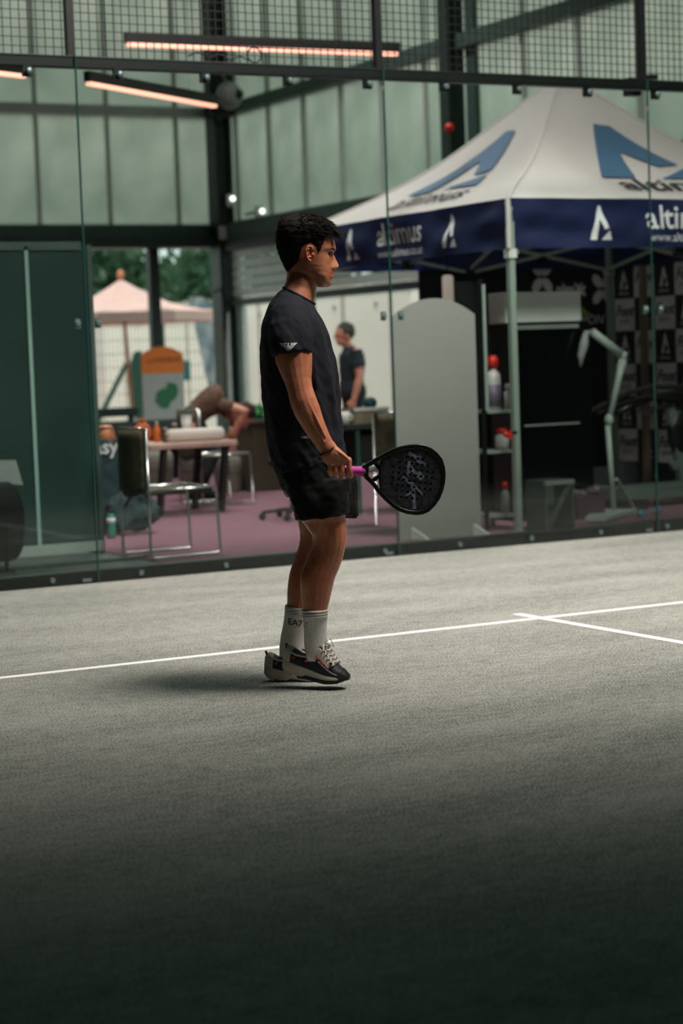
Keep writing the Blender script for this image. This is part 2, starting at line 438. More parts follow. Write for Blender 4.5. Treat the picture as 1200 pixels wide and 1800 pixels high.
wr = sroot('wall_right')
ys = [YF-0.58-0.905*k for k in range(0, 15)]
for z0, z1 in zs:
    for i, y in enumerate(ys):
        w = 0.58 if i == 0 else 0.905; cy = YF-0.29 if i == 0 else y+0.4525
        c = cpy(pan, (XF, cy, z0), (w/0.905, 1, z1-z0), wr); c.rotation_euler.z = -math.pi/2
        c = cpy(mul, (XF, y, z0), (1, 1, z1-z0), wr); c.rotation_euler.z = -math.pi/2
for z0, z1, x0 in ((2.74, 2.95, -0.14), (4.24, 4.38, -0.12), (6.1, 6.2, -0.12)):
    MB().bx(XF+x0, XF+0.05, -1.5, YF, z0, z1).build('beam', M_STEELG, wr)
for y in (6.45, 0.45):
    MB().bx(XF-0.20, XF-0.02, y-0.20, y-0.02, 0, 8.0).build('column', M_STEELD, wr)
    MB().bx(XF-0.06, XF+0.02, y-0.45, y-0.30, 0, 8.0).build('jamb', M_STEELG, wr)
MB().bx(XF-0.02, XF+0.05, -1.5, 6.45, 0.0, 2.74).build('blind_panel', MATS['dark_cladding'], wr)
# corner column with its flanges and jambs
cc = sroot('trim_1')
MB().bx(XF-0.18, XF-0.02, YF-0.34, YF-0.06, 0, 8.0).build('column_web', M_STEELD, cc)
MB().bx(XF-0.21, XF-0.18, YF-0.38, YF-0.10, 0, 8.0).build('column_flange', M_STEELD, cc)
MB().bx(XF-0.03, XF+0.01, YF-0.40, YF-0.02, 0, 8.0).build('column_flange', M_STEELG, cc)
MB().bx(XF-0.05, XF+0.01, YF-0.62, YF-0.52, 0, 2.74).build('door_jamb', M_ALU, cc)
MB().tube([(XF-0.16, YF-0.40, 0.1), (XF-0.16, YF-0.40, 1.85)], 0.03, 8).build('conduit', M_ALU, cc)
MB().tube([(XF-0.33, YF-0.42, 2.1), (XF-0.25, YF-0.46, 2.15), (XF-0.2, YF-0.46, 1.9), (XF-0.22, YF-0.44, 1.5)], 0.02, 8).build('cable', M_RUBBER, cc)
# partly lowered roller shutter of the right opening, slat by slat
sh = sroot('trim_2')
MB().bx(XF-0.16, XF-0.02, 6.6, YF-0.42, 2.60, 2.74).build('shutter_box', M_STEELD, sh)
sl0 = None
for k in range(5):
    if sl0 is None: sl0 = MB().prism([(-0.03, 0.0), (0.0, 0.022), (0.0, 0.088), (-0.03, 0.1)], (XF-0.06, 6.62, 0), (1,0,0), (0,0,1), (0, YF-0.42-6.64, 0)).build('shutter_slat', M_ALU, sh); o = sl0
    else: o = cpy(sl0, (0,0,0))
    o.location = (0, 0, 2.50-0.115*k)
MB().bx(XF-0.12, XF-0.02, 6.62, YF-0.42, 1.93, 2.01).build('shutter_foot', M_STEELD, sh)

# pendant linear lamps
M_LAMP = mat('black_lamp_body', (16, 20, 20), 0.5)
M_GLOW = mat('lamp_diffuser', (255, 196, 170), 0.5, emit=(255, 176, 150), estr=1.6)
def linear_lamp(a, b, label):
    a = V(a); b = V(b)
    t = thing('linear_lamp', label, 'lamp', ((a+b)/2)[:], 0, 'pendant linear lamps')
    MB().bar(a, b, 0.05, 0.075).build('lamp_body', M_LAMP, t, world=True)
    d = V((0, 0, -0.05)); u = (b-a).normalized()*0.02
    MB().bar(a+d+u, b+d-u, 0.046, 0.025).build('lamp_diffuser', M_GLOW, t, world=True)
    for s in (0.22, 0.78):
        p = a.lerp(b, s); MB().tube([p+V((0,0,0.04)), (p.x, p.y, 7.99)], 0.004, 5).build('suspension_wire', M_ALU, t, world=True)
linear_lamp(fl(219, 66, 3.62), fl(701, 84, 3.62), 'long black pendant lamp seen through the wire mesh')
linear_lamp(fl(152, 134, 3.32), fl(379, 176, 3.32), 'tilted looking black pendant lamp left of the round camera')
linear_lamp(fl(-190, 92, 3.32), fl(45, 122, 3.32), 'black pendant lamp cut off at the left edge')

# round camera on the corner column
p = at(402, 168, 9.6)
t = thing('security_camera', 'grey ball camera with a dark lens hanging by the corner column', 'camera', p[:])
mb = MB(); ball(mb, (0,0,0), 0.15, 0.15, 0.155, 24, 16); mb.build('housing', M_GREYP, t, smooth=True)
d = V((0.25, -0.95, 0.02)).normalized()
mb = MB(); ball(mb, d*0.115+V((0.035,0,0)), 0.062, 0.062, 0.062, 16, 12); mb.build('lens', mat('lens_black', (8, 12, 12), 0.1), t, smooth=True)
MB().bx(-0.16, 0.14, 0.16, 0.20, -0.20, 0.36).build('mount_plate', M_BLK, t)
MB().tube([(-0.02, 0.0, 0.13), (-0.06, 0.02, 0.24), (-0.10, 0.1, 0.33)], 0.012, 6).build('cable', M_GREYP, t)
MB().bx(-0.05, 0.05, 0.1, 0.17, -0.05, 0.05).build('bracket', M_BLK, t)
MB().bar((0, 0.18, 0), (XF-0.1-p.x, YF-0.3-p.y, 0), 0.06, 0.06).build('arm', M_BLK, t)
# red beacon on the second column
p = atX(790, 225, XF-0.26)
t = thing('alarm_beacon', 'small red alarm beacon on the dark column above the tent', 'alarm', p[:])
mb = MB(); ball(mb, (0,0,0), 0.05, 0.05, 0.05, 12, 8); mb.build('dome', mat('red_plastic', (190, 34, 26), 0.3), t, smooth=True)
MB().bx(0.0, 0.06, -0.035, 0.035, -0.035, 0.035).build('base', M_BLK, t)
p = at(1112, 153, 0.3)
t = thing('junction_box', 'black junction box under the top rail above the tent', 'box', p[:])
MB().bx(-0.05, 0.05, -0.03, 0.05, -0.06, 0.06).build('body', M_BLK, t, bevel=0.006)
MB().bx(-0.04, 0.03, -0.24, -0.03, 0.02, 0.05).build('bracket', M_BLK, t)

# ------------------------------------------------------------------ outside the hall
struct('ground', MB().bx(-30, 60, -18, 70, -0.4, -0.16), mat('yard_concrete', (176, 168, 160), 0.9, var=0.12, vscale=2))
struct('wall_yard', MB().bx(-12, 40, 25.0, 25.25, -0.2, 2.15), mat('white_render', (216, 206, 202), 0.9, var=0.05, vscale=1.5))
# white box trailer standing along the right opening
X0 = 9.2
zt = atX(560, 507, X0).z; yE = atX(719, 520, X0).y
t = thing('box_trailer', 'long white box trailer parked outside the open shutter', 'trailer', (X0+1.2, yE+5.5, -0.16))
MB().bx(X0, X0+2.4, yE, yE+11, 0.12, zt).build('body', mat('trailer_white', (232, 224, 216), 0.5, var=0.03, vscale=1.5), t, world=True, bevel=0.04)
yy = yE+0.5
while yy < yE+11:
    MB().bx(X0-0.015, X0, yy-0.035, yy+0.035, 0.13, zt-0.03).build('panel_joint', mat('trailer_grey', (168, 160, 154), 0.5), t, world=True); yy += 1.35
MB().bx(X0-0.02, X0+2.42, yE-0.02, yE+11.02, zt-0.09, zt).build('roof_edge', MATS['trailer_grey'], t, world=True)
for k in range(8):
    mb = MB(); ball(mb, (X0-0.01, yE+0.9+k*1.2, zt-0.28), 0.02, 0.04, 0.04, 10, 6); mb.build('marker_lamp', MATS['trailer_grey'], t, world=True)
wh = None
for y in (yE+1.2, yE+2.3, yE+8.6, yE+9.6):
    MB().lathe([(0.0, 0), (0.3, 0), (0.42, 0.03), (0.42, 0.25), (0.3, 0.28), (0, 0.28)], (X0+0.1, y, 0.26), 20, 'x').build('wheel', M_RUBBER, t, world=True, smooth=True)

# fence of green welded panels beyond the left opening
M_GREEN = mat('fence_green', (34, 74, 60), 0.5, metal=0.1)
YG = 17.2
fx0, fx1 = at(150, 640, YG).x, 9.1
t = thing('mesh_fence', 'green welded mesh fence in the yard behind the parasol', 'fence', ((fx0+fx1)/2, YG, -0.16))
x = fx0
while x < fx1:
    MB().bx(x-0.03, x+0.03, YG-0.03, YG+0.03, -0.16, 1.95).build('post', M_GREEN, t, world=True); x += 1.25
w = MB(); x = fx0
while x < fx1: w.bar((x, YG, 0.0), (x, YG, 1.85), 0.006, 0.006); x += 0.06
for z in [0.02+0.2*k for k in range(10)]: w.bar((fx0, YG, z), (fx1, YG, z), 0.008, 0.008)
tag(w.build('wire_panel', M_GREEN, t, world=True), kind='stuff')
a = at(171, 742, YG-0.15); b = at(222, 640, YG-0.1)
MB().bar(a, b, 0.06, 0.06).build('brace', M_GREEN, t, world=True)
pp = at(240, 660, YG-0.15); q = at(240, 607, YG-0.15)
MB().prism([(-0.14, 0), (0.14, 0), (0.14, q.z-0.25), (0.04, q.z+0.02), (-0.06, q.z), (-0.14, q.z-0.2)], (q.x, YG-0.2, -0.1), (1,0,0), (0,0,1), (0, 0.03, 0)).build('gate_panel', M_GREEN, t, world=True)

# trees behind the yard wall
M_LEAF = mat('leaf_green', (70, 108, 78), 0.6, rgb2=(38, 70, 52), vscale=0.8, trans=0.35)
M_BARK = mat('bark', (70, 60, 50), 0.9, bump=0.6, bscale=14)
def tree(px, py, Y, rx, rz, label, n=2000, seed=1):
    rnd = random.Random(seed); c = at(px, py, Y)
    t = thing('tree', label, 'tree', (c.x, c.y, -0.16), 0, 'trees behind the yard wall')
    tr = MB(); tr.tube([(c.x, c.y, -0.2), (c.x+0.1, c.y, c.z*0.5), (c.x, c.y, c.z+rz*0.3)], [0.2, 0.15, 0.05], 8)
    for k in range(6):
        a = rnd.random()*6.28; z = c.z-rz*0.4+rnd.random()*rz*0.5
        tr.tube([(c.x, c.y, z), (c.x+math.cos(a)*rx*0.4, c.y+math.sin(a)*rx*0.4, z+rz*0.25), (c.x+math.cos(a)*rx*0.75, c.y+math.sin(a)*rx*0.7, z+rz*0.35)], [0.08, 0.05, 0.02], 6)
    tr.build('trunk', M_BARK, t, world=True, smooth=True)
    mb = MB(); cl = [(V((rnd.gauss(0, .42)*rx, rnd.gauss(0, .42)*rx, rnd.gauss(0, .42)*rz)), rnd.uniform(.22, .45)*rx) for _ in range(34)]
    for i in range(n):
        q, s = rnd.choice(cl); d = V((rnd.gauss(0, 1), rnd.gauss(0, 1), rnd.gauss(0, .8))).normalized()*s*rnd.random()**0.4
        p = c+q+d; l = rnd.uniform(.12, .22); u = V((rnd.gauss(0,1), rnd.gauss(0,1), rnd.gauss(0,1))).normalized()*l
        v = u.cross(V((rnd.gauss(0,1), rnd.gauss(0,1), rnd.gauss(0,1)))).normalized()*l*0.45
        mb.add([p-u, p+v, p+u, p-v], [(0,1,2,3)])
    tag(mb.build('foliage', M_LEAF, t, world=True), kind='stuff')
tree(175, 478, 29.0, 1.7, 2.0, 'leafy green tree above the parasol top', seed=2)
tree(345, 488, 35.5, 1.9, 2.1, 'leafy green tree in the opening beside the corner column', seed=3)
tree(-40, 480, 42.0, 1.9, 1.8, 'leafy green tree hidden mostly behind the dark screen', seed=4)
tree(745, 500, 20.5, 1.6, 1.5, 'dark leafy tree right of the white trailer', n=3600, seed=5)
tree(520, 460, 29.5, 1.6, 1.6, 'leafy green tree over the white trailer roof', seed=6)

# parasol
YP = 15.0
ap = at(212, 487, YP); hub = V((ap.x, YP, 0)); rim_z = at(360, 549, YP).z; R_ = at(370, 549, YP).x-ap.x
M_PINK = mat('parasol_cloth', (232, 200, 194), 0.9, var=0.05, trans=0.25)
t = thing('parasol', 'pale pink parasol on a thin wooden pole in the yard', 'parasol', (ap.x, YP, -0.16))
n = 8; pt = [V((math.cos(2*math.pi*(k+.2)/n), math.sin(2*math.pi*(k+.2)/n), 0)) for k in range(n)]
for k in range(n):
    A = V((ap.x, YP, ap.z-0.03)); B = V((ap.x, YP, rim_z))+pt[k]*R_; D = V((ap.x, YP, rim_z))+pt[(k+1) % n]*R_
    mb = MB()
    def f(u, v):
        e = B.lerp(D, u); q = A.lerp(e, v); sag = -0.10*math.sin(math.pi*v)*1.0-0.05*math.sin(math.pi*u)*v; return q+V((0,0,sag))
    mb.grid(6, 6, f)
    mb.add([B, D, D-V((0,0,0.13)), B-V((0,0,0.13))], [(0,1,2,3)])
    mb.build('canopy_panel', M_PINK, t, world=True, solid=0.004)
    MB().tube([(ap.x, YP, rim_z-0.1), B-V((0,0,0.02))], 0.008, 5).build('rib', M_GREYP, t, world=True)
bz = -0.16
MB().tube([(ap.x+0.12, YP, bz), (ap.x, YP, ap.z)], 0.024, 10).build('pole', mat('pole_wood', (168, 104, 82), 0.6, var=0.15), t, world=True)
mb = MB(); ball(mb, (ap.x, YP, ap.z+0.03), 0.05, 0.05, 0.07, 10, 8); mb.build('finial', mat('finial_wood', (200, 128, 96), 0.6), t, world=True, smooth=True)
MB().lathe([(0, 0), (0.26, 0), (0.26, 0.05), (0.06, 0.1), (0.05, 0.3), (0, 0.3)], (ap.x+0.11, YP, bz), 20).build('base', M_CONC, t, world=True)

# display totems with arched tops
def arch(w, h, rise, n=14):
    p = [(-w/2, 0), (w/2, 0), (w/2, h-rise)]
    for i in range(1, n): x = w/2-w*i/n; p.append((x, h-rise+rise*(1-(2*x/w)**2)))
    p.append((-w/2, h-rise)); return p
c = at(292, 790, 11.4); zb = 0.006
W_ = (at(328, 680, 11.4)-at(255, 680, 11.4)).length; hT = at(292, 609, 11.4).z-zb; hO = at(292, 656, 11.4).z-zb
t = thing('display_totem', 'grey display totem with an orange arched top and a green map', 'sign', (c.x, 11.4, zb))
M_ORANGE = mat('orange_print', (226, 122, 44), 0.6, var=0.04)
M_TOTG = mat('totem_grey', (168, 174, 170), 0.6, var=0.05)
MB().bx(c.x-W_/2, c.x+W_/2, 11.4, 11.43, zb, zb+hO).build('panel', M_TOTG, t, world=True)
arc = [(x, z-hO) for x, z in arch(W_, hT, 0.09) if z > hO-1e-6]
MB().prism([(-W_/2, 0), (W_/2, 0)]+arc, (c.x, 11.398, zb+hO), (1,0,0), (0,0,1), (0, 0.034, 0)).build('header', M_ORANGE, t, world=True)
blob = []
rb = random.Random(5)
for i in range(18):
    a = 2*math.pi*i/18; r = 0.13*(0.75+0.45*rb.random()); blob.append((r*math.cos(a)*1.0+0.05*math.sin(a), r*math.sin(a)*1.15))
MB().prism(blob, (at(293, 697, 11.4).x, 11.396, at(293, 697, 11.4).z), (1,0.0,0), (0,0,1), (0, -0.004, 0)).build('map_print', mat('map_green', (44, 112, 76), 0.7), t, world=True)
tv, tf = text2d('LUXEMBURG', 0.085)
MB().add([(at(291, 633, 11.4).x+x, 11.394, at(291, 633, 11.4).z+y) for x, y in tv], tf).build('lettering', mat('brown_print', (120, 62, 24), 0.7), t, world=True)
for s in (-1, 1): MB().prism([(0, 0), (0.3, 0), (0, 0.14)], (c.x+s*W_*0.36, 11.4, zb), (0,-1,0), (0,0,1), (0.02, 0, 0)).build('foot', M_WHITE, t, world=True)
# feather flag
t0 = at(385, 720, 15.9)
t = thing('feather_flag', 'blue and white feather flag leaning by the corner column', 'flag', (t0.x, 15.9, -0.16))
L1 = [(331, 523), (340, 560), (350, 610), (360, 655), (369, 690)]; L2 = [(352, 521), (374, 532), (384, 548), (385, 620), (385, 690)]
mb = MB()
def ff(u, v):
    k = v*4; i = min(3, int(k)); q = k-i
    a = V((*L1[i], 0)).lerp(V((*L1[i+1], 0)), q); b = V((*L2[i], 0)).lerp(V((*L2[i+1], 0)), q); c = a.lerp(b, u)
    return at(c.x, c.y, 15.9+0.03*math.sin(v*14+u*5))
mb.grid(6, 24, ff)
m = mat('flag_cloth', (92, 128, 150), 0.8, rgb2=(196, 204, 204), vscale=3.5, trans=0.3)
mb.build('banner', m, t, world=True, solid=0.003)
MB().tube([at(390, 735, 15.9), at(387, 690, 15.9), at(388, 600, 15.9), at(386, 548, 15.9), at(374, 528, 15.9), at(350, 517, 15.9), at(331, 521, 15.9)], 0.012, 6).build('pole', M_BLK, t, world=True)
MB().bx(t0.x-0.2, t0.x+0.25, 14.7, 15.1, -0.16, -0.1).build('base', M_BLK, t, world=True)
q = at(390, 735, 15.9)
MB().tube([(q.x, 15.9, -0.12), q], 0.015, 6).build('spike', M_BLK, t, world=True)
b = at(336, 650, 16.9)
tag(MB().bx(b.x-0.06, b.x+0.06, 17.05, 17.15, b.z-0.16, b.z+0.14).build('letter_box', mat('teal_box', (38, 98, 104), 0.5), org=(b.x, 17.1, b.z-0.16), bevel=0.01), 'small teal box hanging on the green fence', 'box')

# ------------------------------------------------------------------ dark screen on the left
M_SCR = mat('dark_screen', (28, 53, 49), 0.35, var=0.25, vscale=1.2)
YS = 1.72
xr = at(168, 700, YS).x
t = thing('privacy_screen', 'dark green freestanding screen behind the left glass pane', 'screen', (-0.6, YS, 0))
zT = at(100, 433, YS).z
xm = at(57, 700, YS).x
MB().bx(-2.4, xm-0.006, YS, YS+0.03, 0.03, zT).build('panel', M_SCR, t, world=True)
MB().bx(xm+0.006, xr, YS, YS+0.03, 0.03, zT).build('panel', M_SCR, t, world=True)
MB().bx(xm-0.012, xm+0.012, YS-0.012, YS+0.02, 0.03, zT).build('joint_strip', mat('pale_strip', (128, 160, 150), 0.5), t, world=True)
MB().bx(xr-0.02, xr+0.012, YS-0.01, YS+0.035, 0.0, zT+0.01).build('end_post', M_STEELG, t, world=True)
MB().bx(-2.4, xr-0.06, YS-0.012, YS+0.035, zT-0.025, zT+0.03).build('top_bar', M_STEELG, t, world=True)
MB().bx(-2.4, xr+0.01, YS-0.03, YS+0.035, 0.02, 0.085).build('bottom_bar', mat('pale_bar', (138, 152, 144), 0.5), t, world=True)
MB().bx(-2.4, -2.36, YS-0.3, YS+0.3, 0.0, 0.03).build('foot', M_STEELG, t, world=True)
MB().bx(xr-0.04, xr, YS-0.02, YS+0.3, 0.0, 0.03).build('foot', M_STEELG, t, world=True)

# ------------------------------------------------------------------ white arched board
bl, br = fl(703, 951), fl(846, 942)
u = (br-bl).normalized(); nrm = V((u.y, -u.x, 0)); Wb = (br-bl).length; mid = (bl+br)/2
hB = 1.62
t = thing('arched_board', 'tall pale grey board with an arched top right behind the glass', 'board', mid[:])
MB().prism(arch(Wb, hB, 0.115, 20), (0,0,0), u, (0,0,1), -nrm*0.03).build('panel', mat('board_grey', (150, 150, 145), 0.35, var=0.03, vscale=2), t)
for s in (-0.36, 0.40):
    MB().prism([(0, 0), (0.10, 0), (0, 0.085)], u*(Wb*s), nrm+u*0.9, (0,0,1), u*0.02).build('foot', M_WHITE, t)

# ------------------------------------------------------------------ promotional tent
TX0, TY0, TW = 3.37, 0.74, 2.95
TX1, TY1 = TX0+TW, TY0+TW
ZE, ZV = 2.285, 1.945
TC = V((TX0+TW/2, TY0+TW/2, 3.30))
M_TWHITE = mat('tent_white', (226, 222, 218), 0.75, var=0.03, vscale=2, trans=0.35)
M_NAVY = mat('tent_navy', (34, 46, 92), 0.6, rgb2=(28, 38, 78), vscale=3, trans=0.38)
M_LOGO = mat('logo_blue', (62, 98, 128), 0.7)
M_TXTB = mat('print_black', (32, 34, 38), 0.7)
M_TXTW = mat('print_white', (226, 228, 228), 0.7, trans=0.1)
tent = thing('promo_tent', 'white pop-up tent with navy valance, logos and lettering', 'tent', (TC.x, TC.y, 0))
corners = [V((TX0,TY0,ZE)), V((TX1,TY0,ZE)), V((TX1,TY1,ZE)), V((TX0,TY1,ZE))]
hubw = 0.07
def roof_pt(k, u, v):           # side k, u along the eave, v up to the peak
    A, B = corners[k], corners[(k+1) % 4]
    pA = TC+V((-hubw if A.x < TC.x else hubw, -hubw if A.y < TC.y else hubw, 0)); pB = TC+V((-hubw if B.x < TC.x else hubw, -hubw if B.y < TC.y else hubw, 0))
    e = A.lerp(B, u); t = pA.lerp(pB, u); q = e.lerp(t, v)
    s = -0.12*max(0.0, math.sin(math.pi*v))**1.5*(0.9+0.12*math.sin(math.pi*u))
    wr = 0.006*math.sin(22*u+7*v+k)*math.sin(9*v+3*u)*(1-v)
    return q+V((0, 0, s+wr))
def roof_n(k, u, v):
    e = 0.01; a = roof_pt(k, min(1,u+e), v)-roof_pt(k, max(0,u-e), v); b = roof_pt(k, u, min(1,v+e))-roof_pt(k, u, max(0,v-e))
    n = a.cross(b).normalized(); return n if n.z > 0 else -n
def val_pt(k, u, z, off=0.0):   # valance, z 0..1 from hem to eave
    A, B = corners[k], corners[(k+1) % 4]; e = A.lerp(B, u); d = (B-A).normalized(); n = V((d.y, -d.x, 0))
    rip = (0.014*math.sin(5+u*9-z*4.2+k)+0.010*math.sin(u*17+z*7+2*k)+0.005*math.sin(u*41-z*9))*(0.35+0.65*math.sin(math.pi*min(1, max(0, u)))**0.5)+0.024*math.sin(11*z+9*u+k*2)*math.exp(-u/0.16)*min(1, u*14)+0.022*math.sin(11*z-8*u+k)*math.exp(-(1-u)/0.16)*min(1, (1-u)*14)
    return V((e.x, e.y, ZV+(ZE-ZV)*z)) + n*(rip+0.02+off)
A_LOGO = [[(0.0,1.0),(0.10,1.0),(0.0,0.0)]]   # replaced below
# the mark: a tall left stroke leaning up, a right stroke split from a foot triangle
LOGO = [[(-0.06, 1.0), (0.05, 0.96), (-0.16, 0.0), (-0.42, 0.0)],
        [(-0.06, 1.0), (0.06, 0.98), (0.33, 0.34), (0.16, 0.30), (-0.02, 0.60), (-0.06, 0.55)],
        [(0.36, 0.27), (0.47, 0.0), (0.04, 0.0)]]
def patch(mb, poly, fn, n=10):   # triangulate a convex polygon finely and map it
    c = (sum(p[0] for p in poly)/len(poly), sum(p[1] for p in poly)/len(poly))
    for i in range(len(poly)):
        a, b = poly[i], poly[(i+1) % len(poly)]; idx = {}; vs = []; fs = []
        for r in range(n+1):
            for q in range(r+1):
                t = r/n; w = (q/r) if r else 0
                x = c[0]+(a[0]+(b[0]-a[0])*w-c[0])*t; y = c[1]+(a[1]+(b[1]-a[1])*w-c[1])*t
                idx[(r, q)] = len(vs); vs.append(fn(x, y))
        for r in range(n):
            for q in range(r+1):
                fs.append((idx[(r, q)], idx[(r+1, q)], idx[(r+1, q+1)]))
                if q < r: fs.append((idx[(r, q)], idx[(r+1, q+1)], idx[(r, q+1)]))
        mb.add(vs, fs)
TXT = text2d('altimus', 1.0, bold=0.012); WWW = text2d('www.altimus.co.at', 1.0)
for k in range(4):
    mb = MB(); mb.grid(24, 24, lambda u, v: roof_pt(k, u, v)); rf = mb.build('roof_panel', M_TWHITE, tent, world=True, smooth=True)
    mb = MB(); mb.grid(60, 8, lambda u, v: val_pt(k, u, v)); va = mb.build('valance', M_NAVY, tent, world=True, smooth=True)
    A, B = corners[k], corners[(k+1) % 4]; Ld = (B-A).length
    MB().tube([roof_pt(k, 0, i/16)+V((0, 0, .006)) for i in range(17)], 0.011, 6).build('ridge_piping', M_TWHITE, tent, world=True, smooth=True)
    # roof mark
    sl = (TC-(A+B)/2).length
    def rmap(a, b, off=0.014):
        v = b/sl; half = (1-v)*(Ld/2)+v*hubw; u = 0.5+a/(2*half); return roof_pt(k, u, v)+roof_n(k, u, v)*off
    mb = MB()
    for poly in LOGO: patch(mb, poly, lambda x, y: rmap(x*1.15+0.02, 0.42+y*0.86), 8)
    mb.build('roof_mark', M_LOGO, rf)
    mb.v = mb.v
    rf.children[0].data.transform(Matrix.Translation(-V((TC.x, TC.y, 0))))
    mb = MB(); mb.add([rmap(x*0.37+0.12, 0.25+y*0.34) for x, y in TXT[0]], TXT[1]); o = mb.build('roof_lettering', M_TXTB, rf); o.data.transform(Matrix.Translation(-V((TC.x, TC.y, 0))))
    # valance marks: mark - word - mark - word
    def vmap(cx, cy, sx, sy): return lambda x, y: val_pt(k, (cx+x*sx)/Ld, cy+y*sy, 0.004)
    wd = MB(); mks = []
    for cx in (0.74, 2.21):
        mk = MB(); f = vmap(cx, 0.16, 0.20, 0.70)
        for poly in LOGO: patch(mk, poly, f, 5)
        mks.append(('valance_mark', mk))
    for cx in (1.475,):
        f = vmap(cx, 0.60, 0.235, 0.235/(ZE-ZV)); wd.add([f(x, y) for x, y in TXT[0]], TXT[1])
        f = vmap(cx, 0.20, 0.088, 0.088/(ZE-ZV)); wd.add([f(x, y) for x, y in WWW[0]], WWW[1])
    for nm, q in mks+[('valance_lettering', wd)]:
        o = q.build(nm, M_TXTW, va); o.data.transform(Matrix.Translation(-V((TC.x, TC.y, 0))))
M_TPOLE = mat('tent_pole', (158, 176, 164), 0.4, metal=0.3)
for c in corners:
    MB().bx(c.x-0.022, c.x+0.022, c.y-0.022, c.y+0.022, 0.0, ZE-0.02).build('leg', M_TPOLE, tent, world=True)
    MB().bx(c.x-0.045, c.x+0.045, c.y-0.045, c.y+0.045, 0.0, 0.012).build('foot_plate', M_TPOLE, tent, world=True)
    MB().bx(c.x-0.032, c.x+0.032, c.y-0.032, c.y+0.032, 1.88, 1.94).build('slider', M_WHITE, tent, world=True)
    d = V((c.x-TC.x, c.y-TC.y, 0)).normalized()*0.045
    MB().tube([V((c.x, c.y, ZV))+d, V((c.x, c.y, ZE))+d], 0.016, 8).build('corner_piping', M_TWHITE, tent, world=True)
    MB().tube([V((c.x, c.y, ZE-0.05)), V((TC.x, TC.y, TC.z-0.18)).lerp(c, 0.5)+V((0,0,-0.11)), V((TC.x, TC.y, TC.z-0.22))], 0.014, 6).build('rafter', M_TPOLE, tent, world=True)
for k in range(4):
    A, B = corners[k], corners[(k+1) % 4]; d = B-A; inn = V((-d.y, d.x, 0)).normalized()*0.05
    for h in (0, 0.5):
        p0 = A+d*h+inn; p1 = A+d*(h+0.5)+inn
        MB().bar((p0.x, p0.y, 1.92), (p1.x, p1.y, 2.2), 0.012, 0.026).build('truss_bar', M_TPOLE, tent, world=True)
        MB().bar((p0.x+inn.x*.3, p0.y+inn.y*.3, 2.2), (p1.x+inn.x*.3, p1.y+inn.y*.3, 1.92), 0.012, 0.026).build('truss_bar', M_TPOLE, tent, world=True)
        m_ = (p0+p1)/2
        MB().bx(m_.x-0.03, m_.x+0.03, m_.y-0.03, m_.y+0.03, 1.99, 2.05).build('truss_joint', M_BLK, tent, world=True)
    m_ = (A+B)/2+inn
    MB().bx(m_.x-0.035, m_.x+0.035, m_.y-0.035, m_.y+0.035, 1.88, 1.96).build('truss_joint', M_BLK, tent, world=True)
    MB().tube([(m_.x, m_.y, 1.94), (TC.x, TC.y, 2.55)], 0.013, 6).build('strut', M_TPOLE, tent, world=True)
MB().tube([(TC.x, TC.y, 2.5), (TC.x, TC.y, TC.z-0.05)], 0.03, 8).build('mast', M_TPOLE, tent, world=True)

# ------------------------------------------------------------------ banners at the tent
M_CHK = mat('banner_black', (12, 15, 18), 0.6); M_CHW = mat('banner_pale', (196, 202, 202), 0.6, var=0.06); M_PRW = mat('banner_print', (214, 220, 220), 0.6); M_PRD = mat('banner_print_dark', (34, 44, 56), 0.6)
XB = TX1+0.06
sq = 0.285
t = thing('checkered_banner', 'black and pale checkered sponsor wall along the right side of the tent', 'banner', (XB, TY0+1.4, 0))
MB().bx(XB, XB+0.02, TY0, TY1, 0.25, 2.25).build('backing', M_CHK, t, world=True)
S1 = text2d('altimus', 0.05); S2 = text2d('Foot', 0.13, shear=0.3, bold=0.004); S3 = text2d('padel', 0.07)
ny = 9
for i in range(ny):
    for j in range(7):
        y1 = TY1-i*sq; z0 = 0.25+j*sq; y0 = y1-sq
        if y0 < TY0-0.02: continue
        pale = (i+j) % 2 == 0
        sqo = MB().bx(XB-0.004, XB, y0+0.002, y1-0.002, z0, z0+sq-0.004).build('banner_square', M_CHW if pale else M_CHK, t, world=True)
        if i > 6: continue
        f = lambda a, b: V((XB-0.007, y1-sq/2-a, z0+b)) - V((XB, TY0+1.4, 0))
        mb = MB()
        if pale:
            mb.add([f(x, y+0.17) for x, y in S2[0]], S2[1]).add([f(x, y+0.09) for x, y in S3[0]], S3[1]); mb.build('print', M_PRD, sqo)
        else:
            for poly in LOGO: patch(mb, poly, lambda x, y: f(x*0.13, 0.08+y*0.17), 1)
            mb.add([f(x, y+0.045) for x, y in S1[0]], S1[1]); mb.build('print', M_PRW, sqo)
# black banner with white crosses on the back side
YB = TY1+0.06
t = thing('black_banner', 'black banner with large white crosses on the back of the tent', 'banner', (TC.x+0.3, YB, 0))
MB().bx(TX0+1.05, TX1+0.02, YB, YB+0.02, 0.2, 2.2).build('backing', M_CHK, t, world=True)
def cross(cx, cz, s, par):
    w = MB()
    for a in (45, 135, 225, 315):
        pts = []
        for i in range(12):
            q = 2*math.pi*i/12; pts.append((0.62*s+0.5*s*math.cos(q), 0.30*s*math.sin(q)))
        r = math.radians(a+ (8 if a in (45, 225) else -8)); ca, sa = math.cos(r), math.sin(r)
        w.prism([(x*ca-y*sa, x*sa+y*ca) for x, y in pts], (cx, YB-0.002, cz), (1,0,0), (0,0,1), (0, -0.003, 0))
    w.build('cross_print', M_PRW, par, world=True)
    MB().prism([(0.12*s*math.cos(i), 0.12*s*math.sin(i)) for i in range(6)], (cx, YB-0.006, cz), (1,0,0), (0,0,1), (0,-0.002,0)).build('cross_centre', mat('pink_print', (180, 40, 74), 0.6), par, world=True)
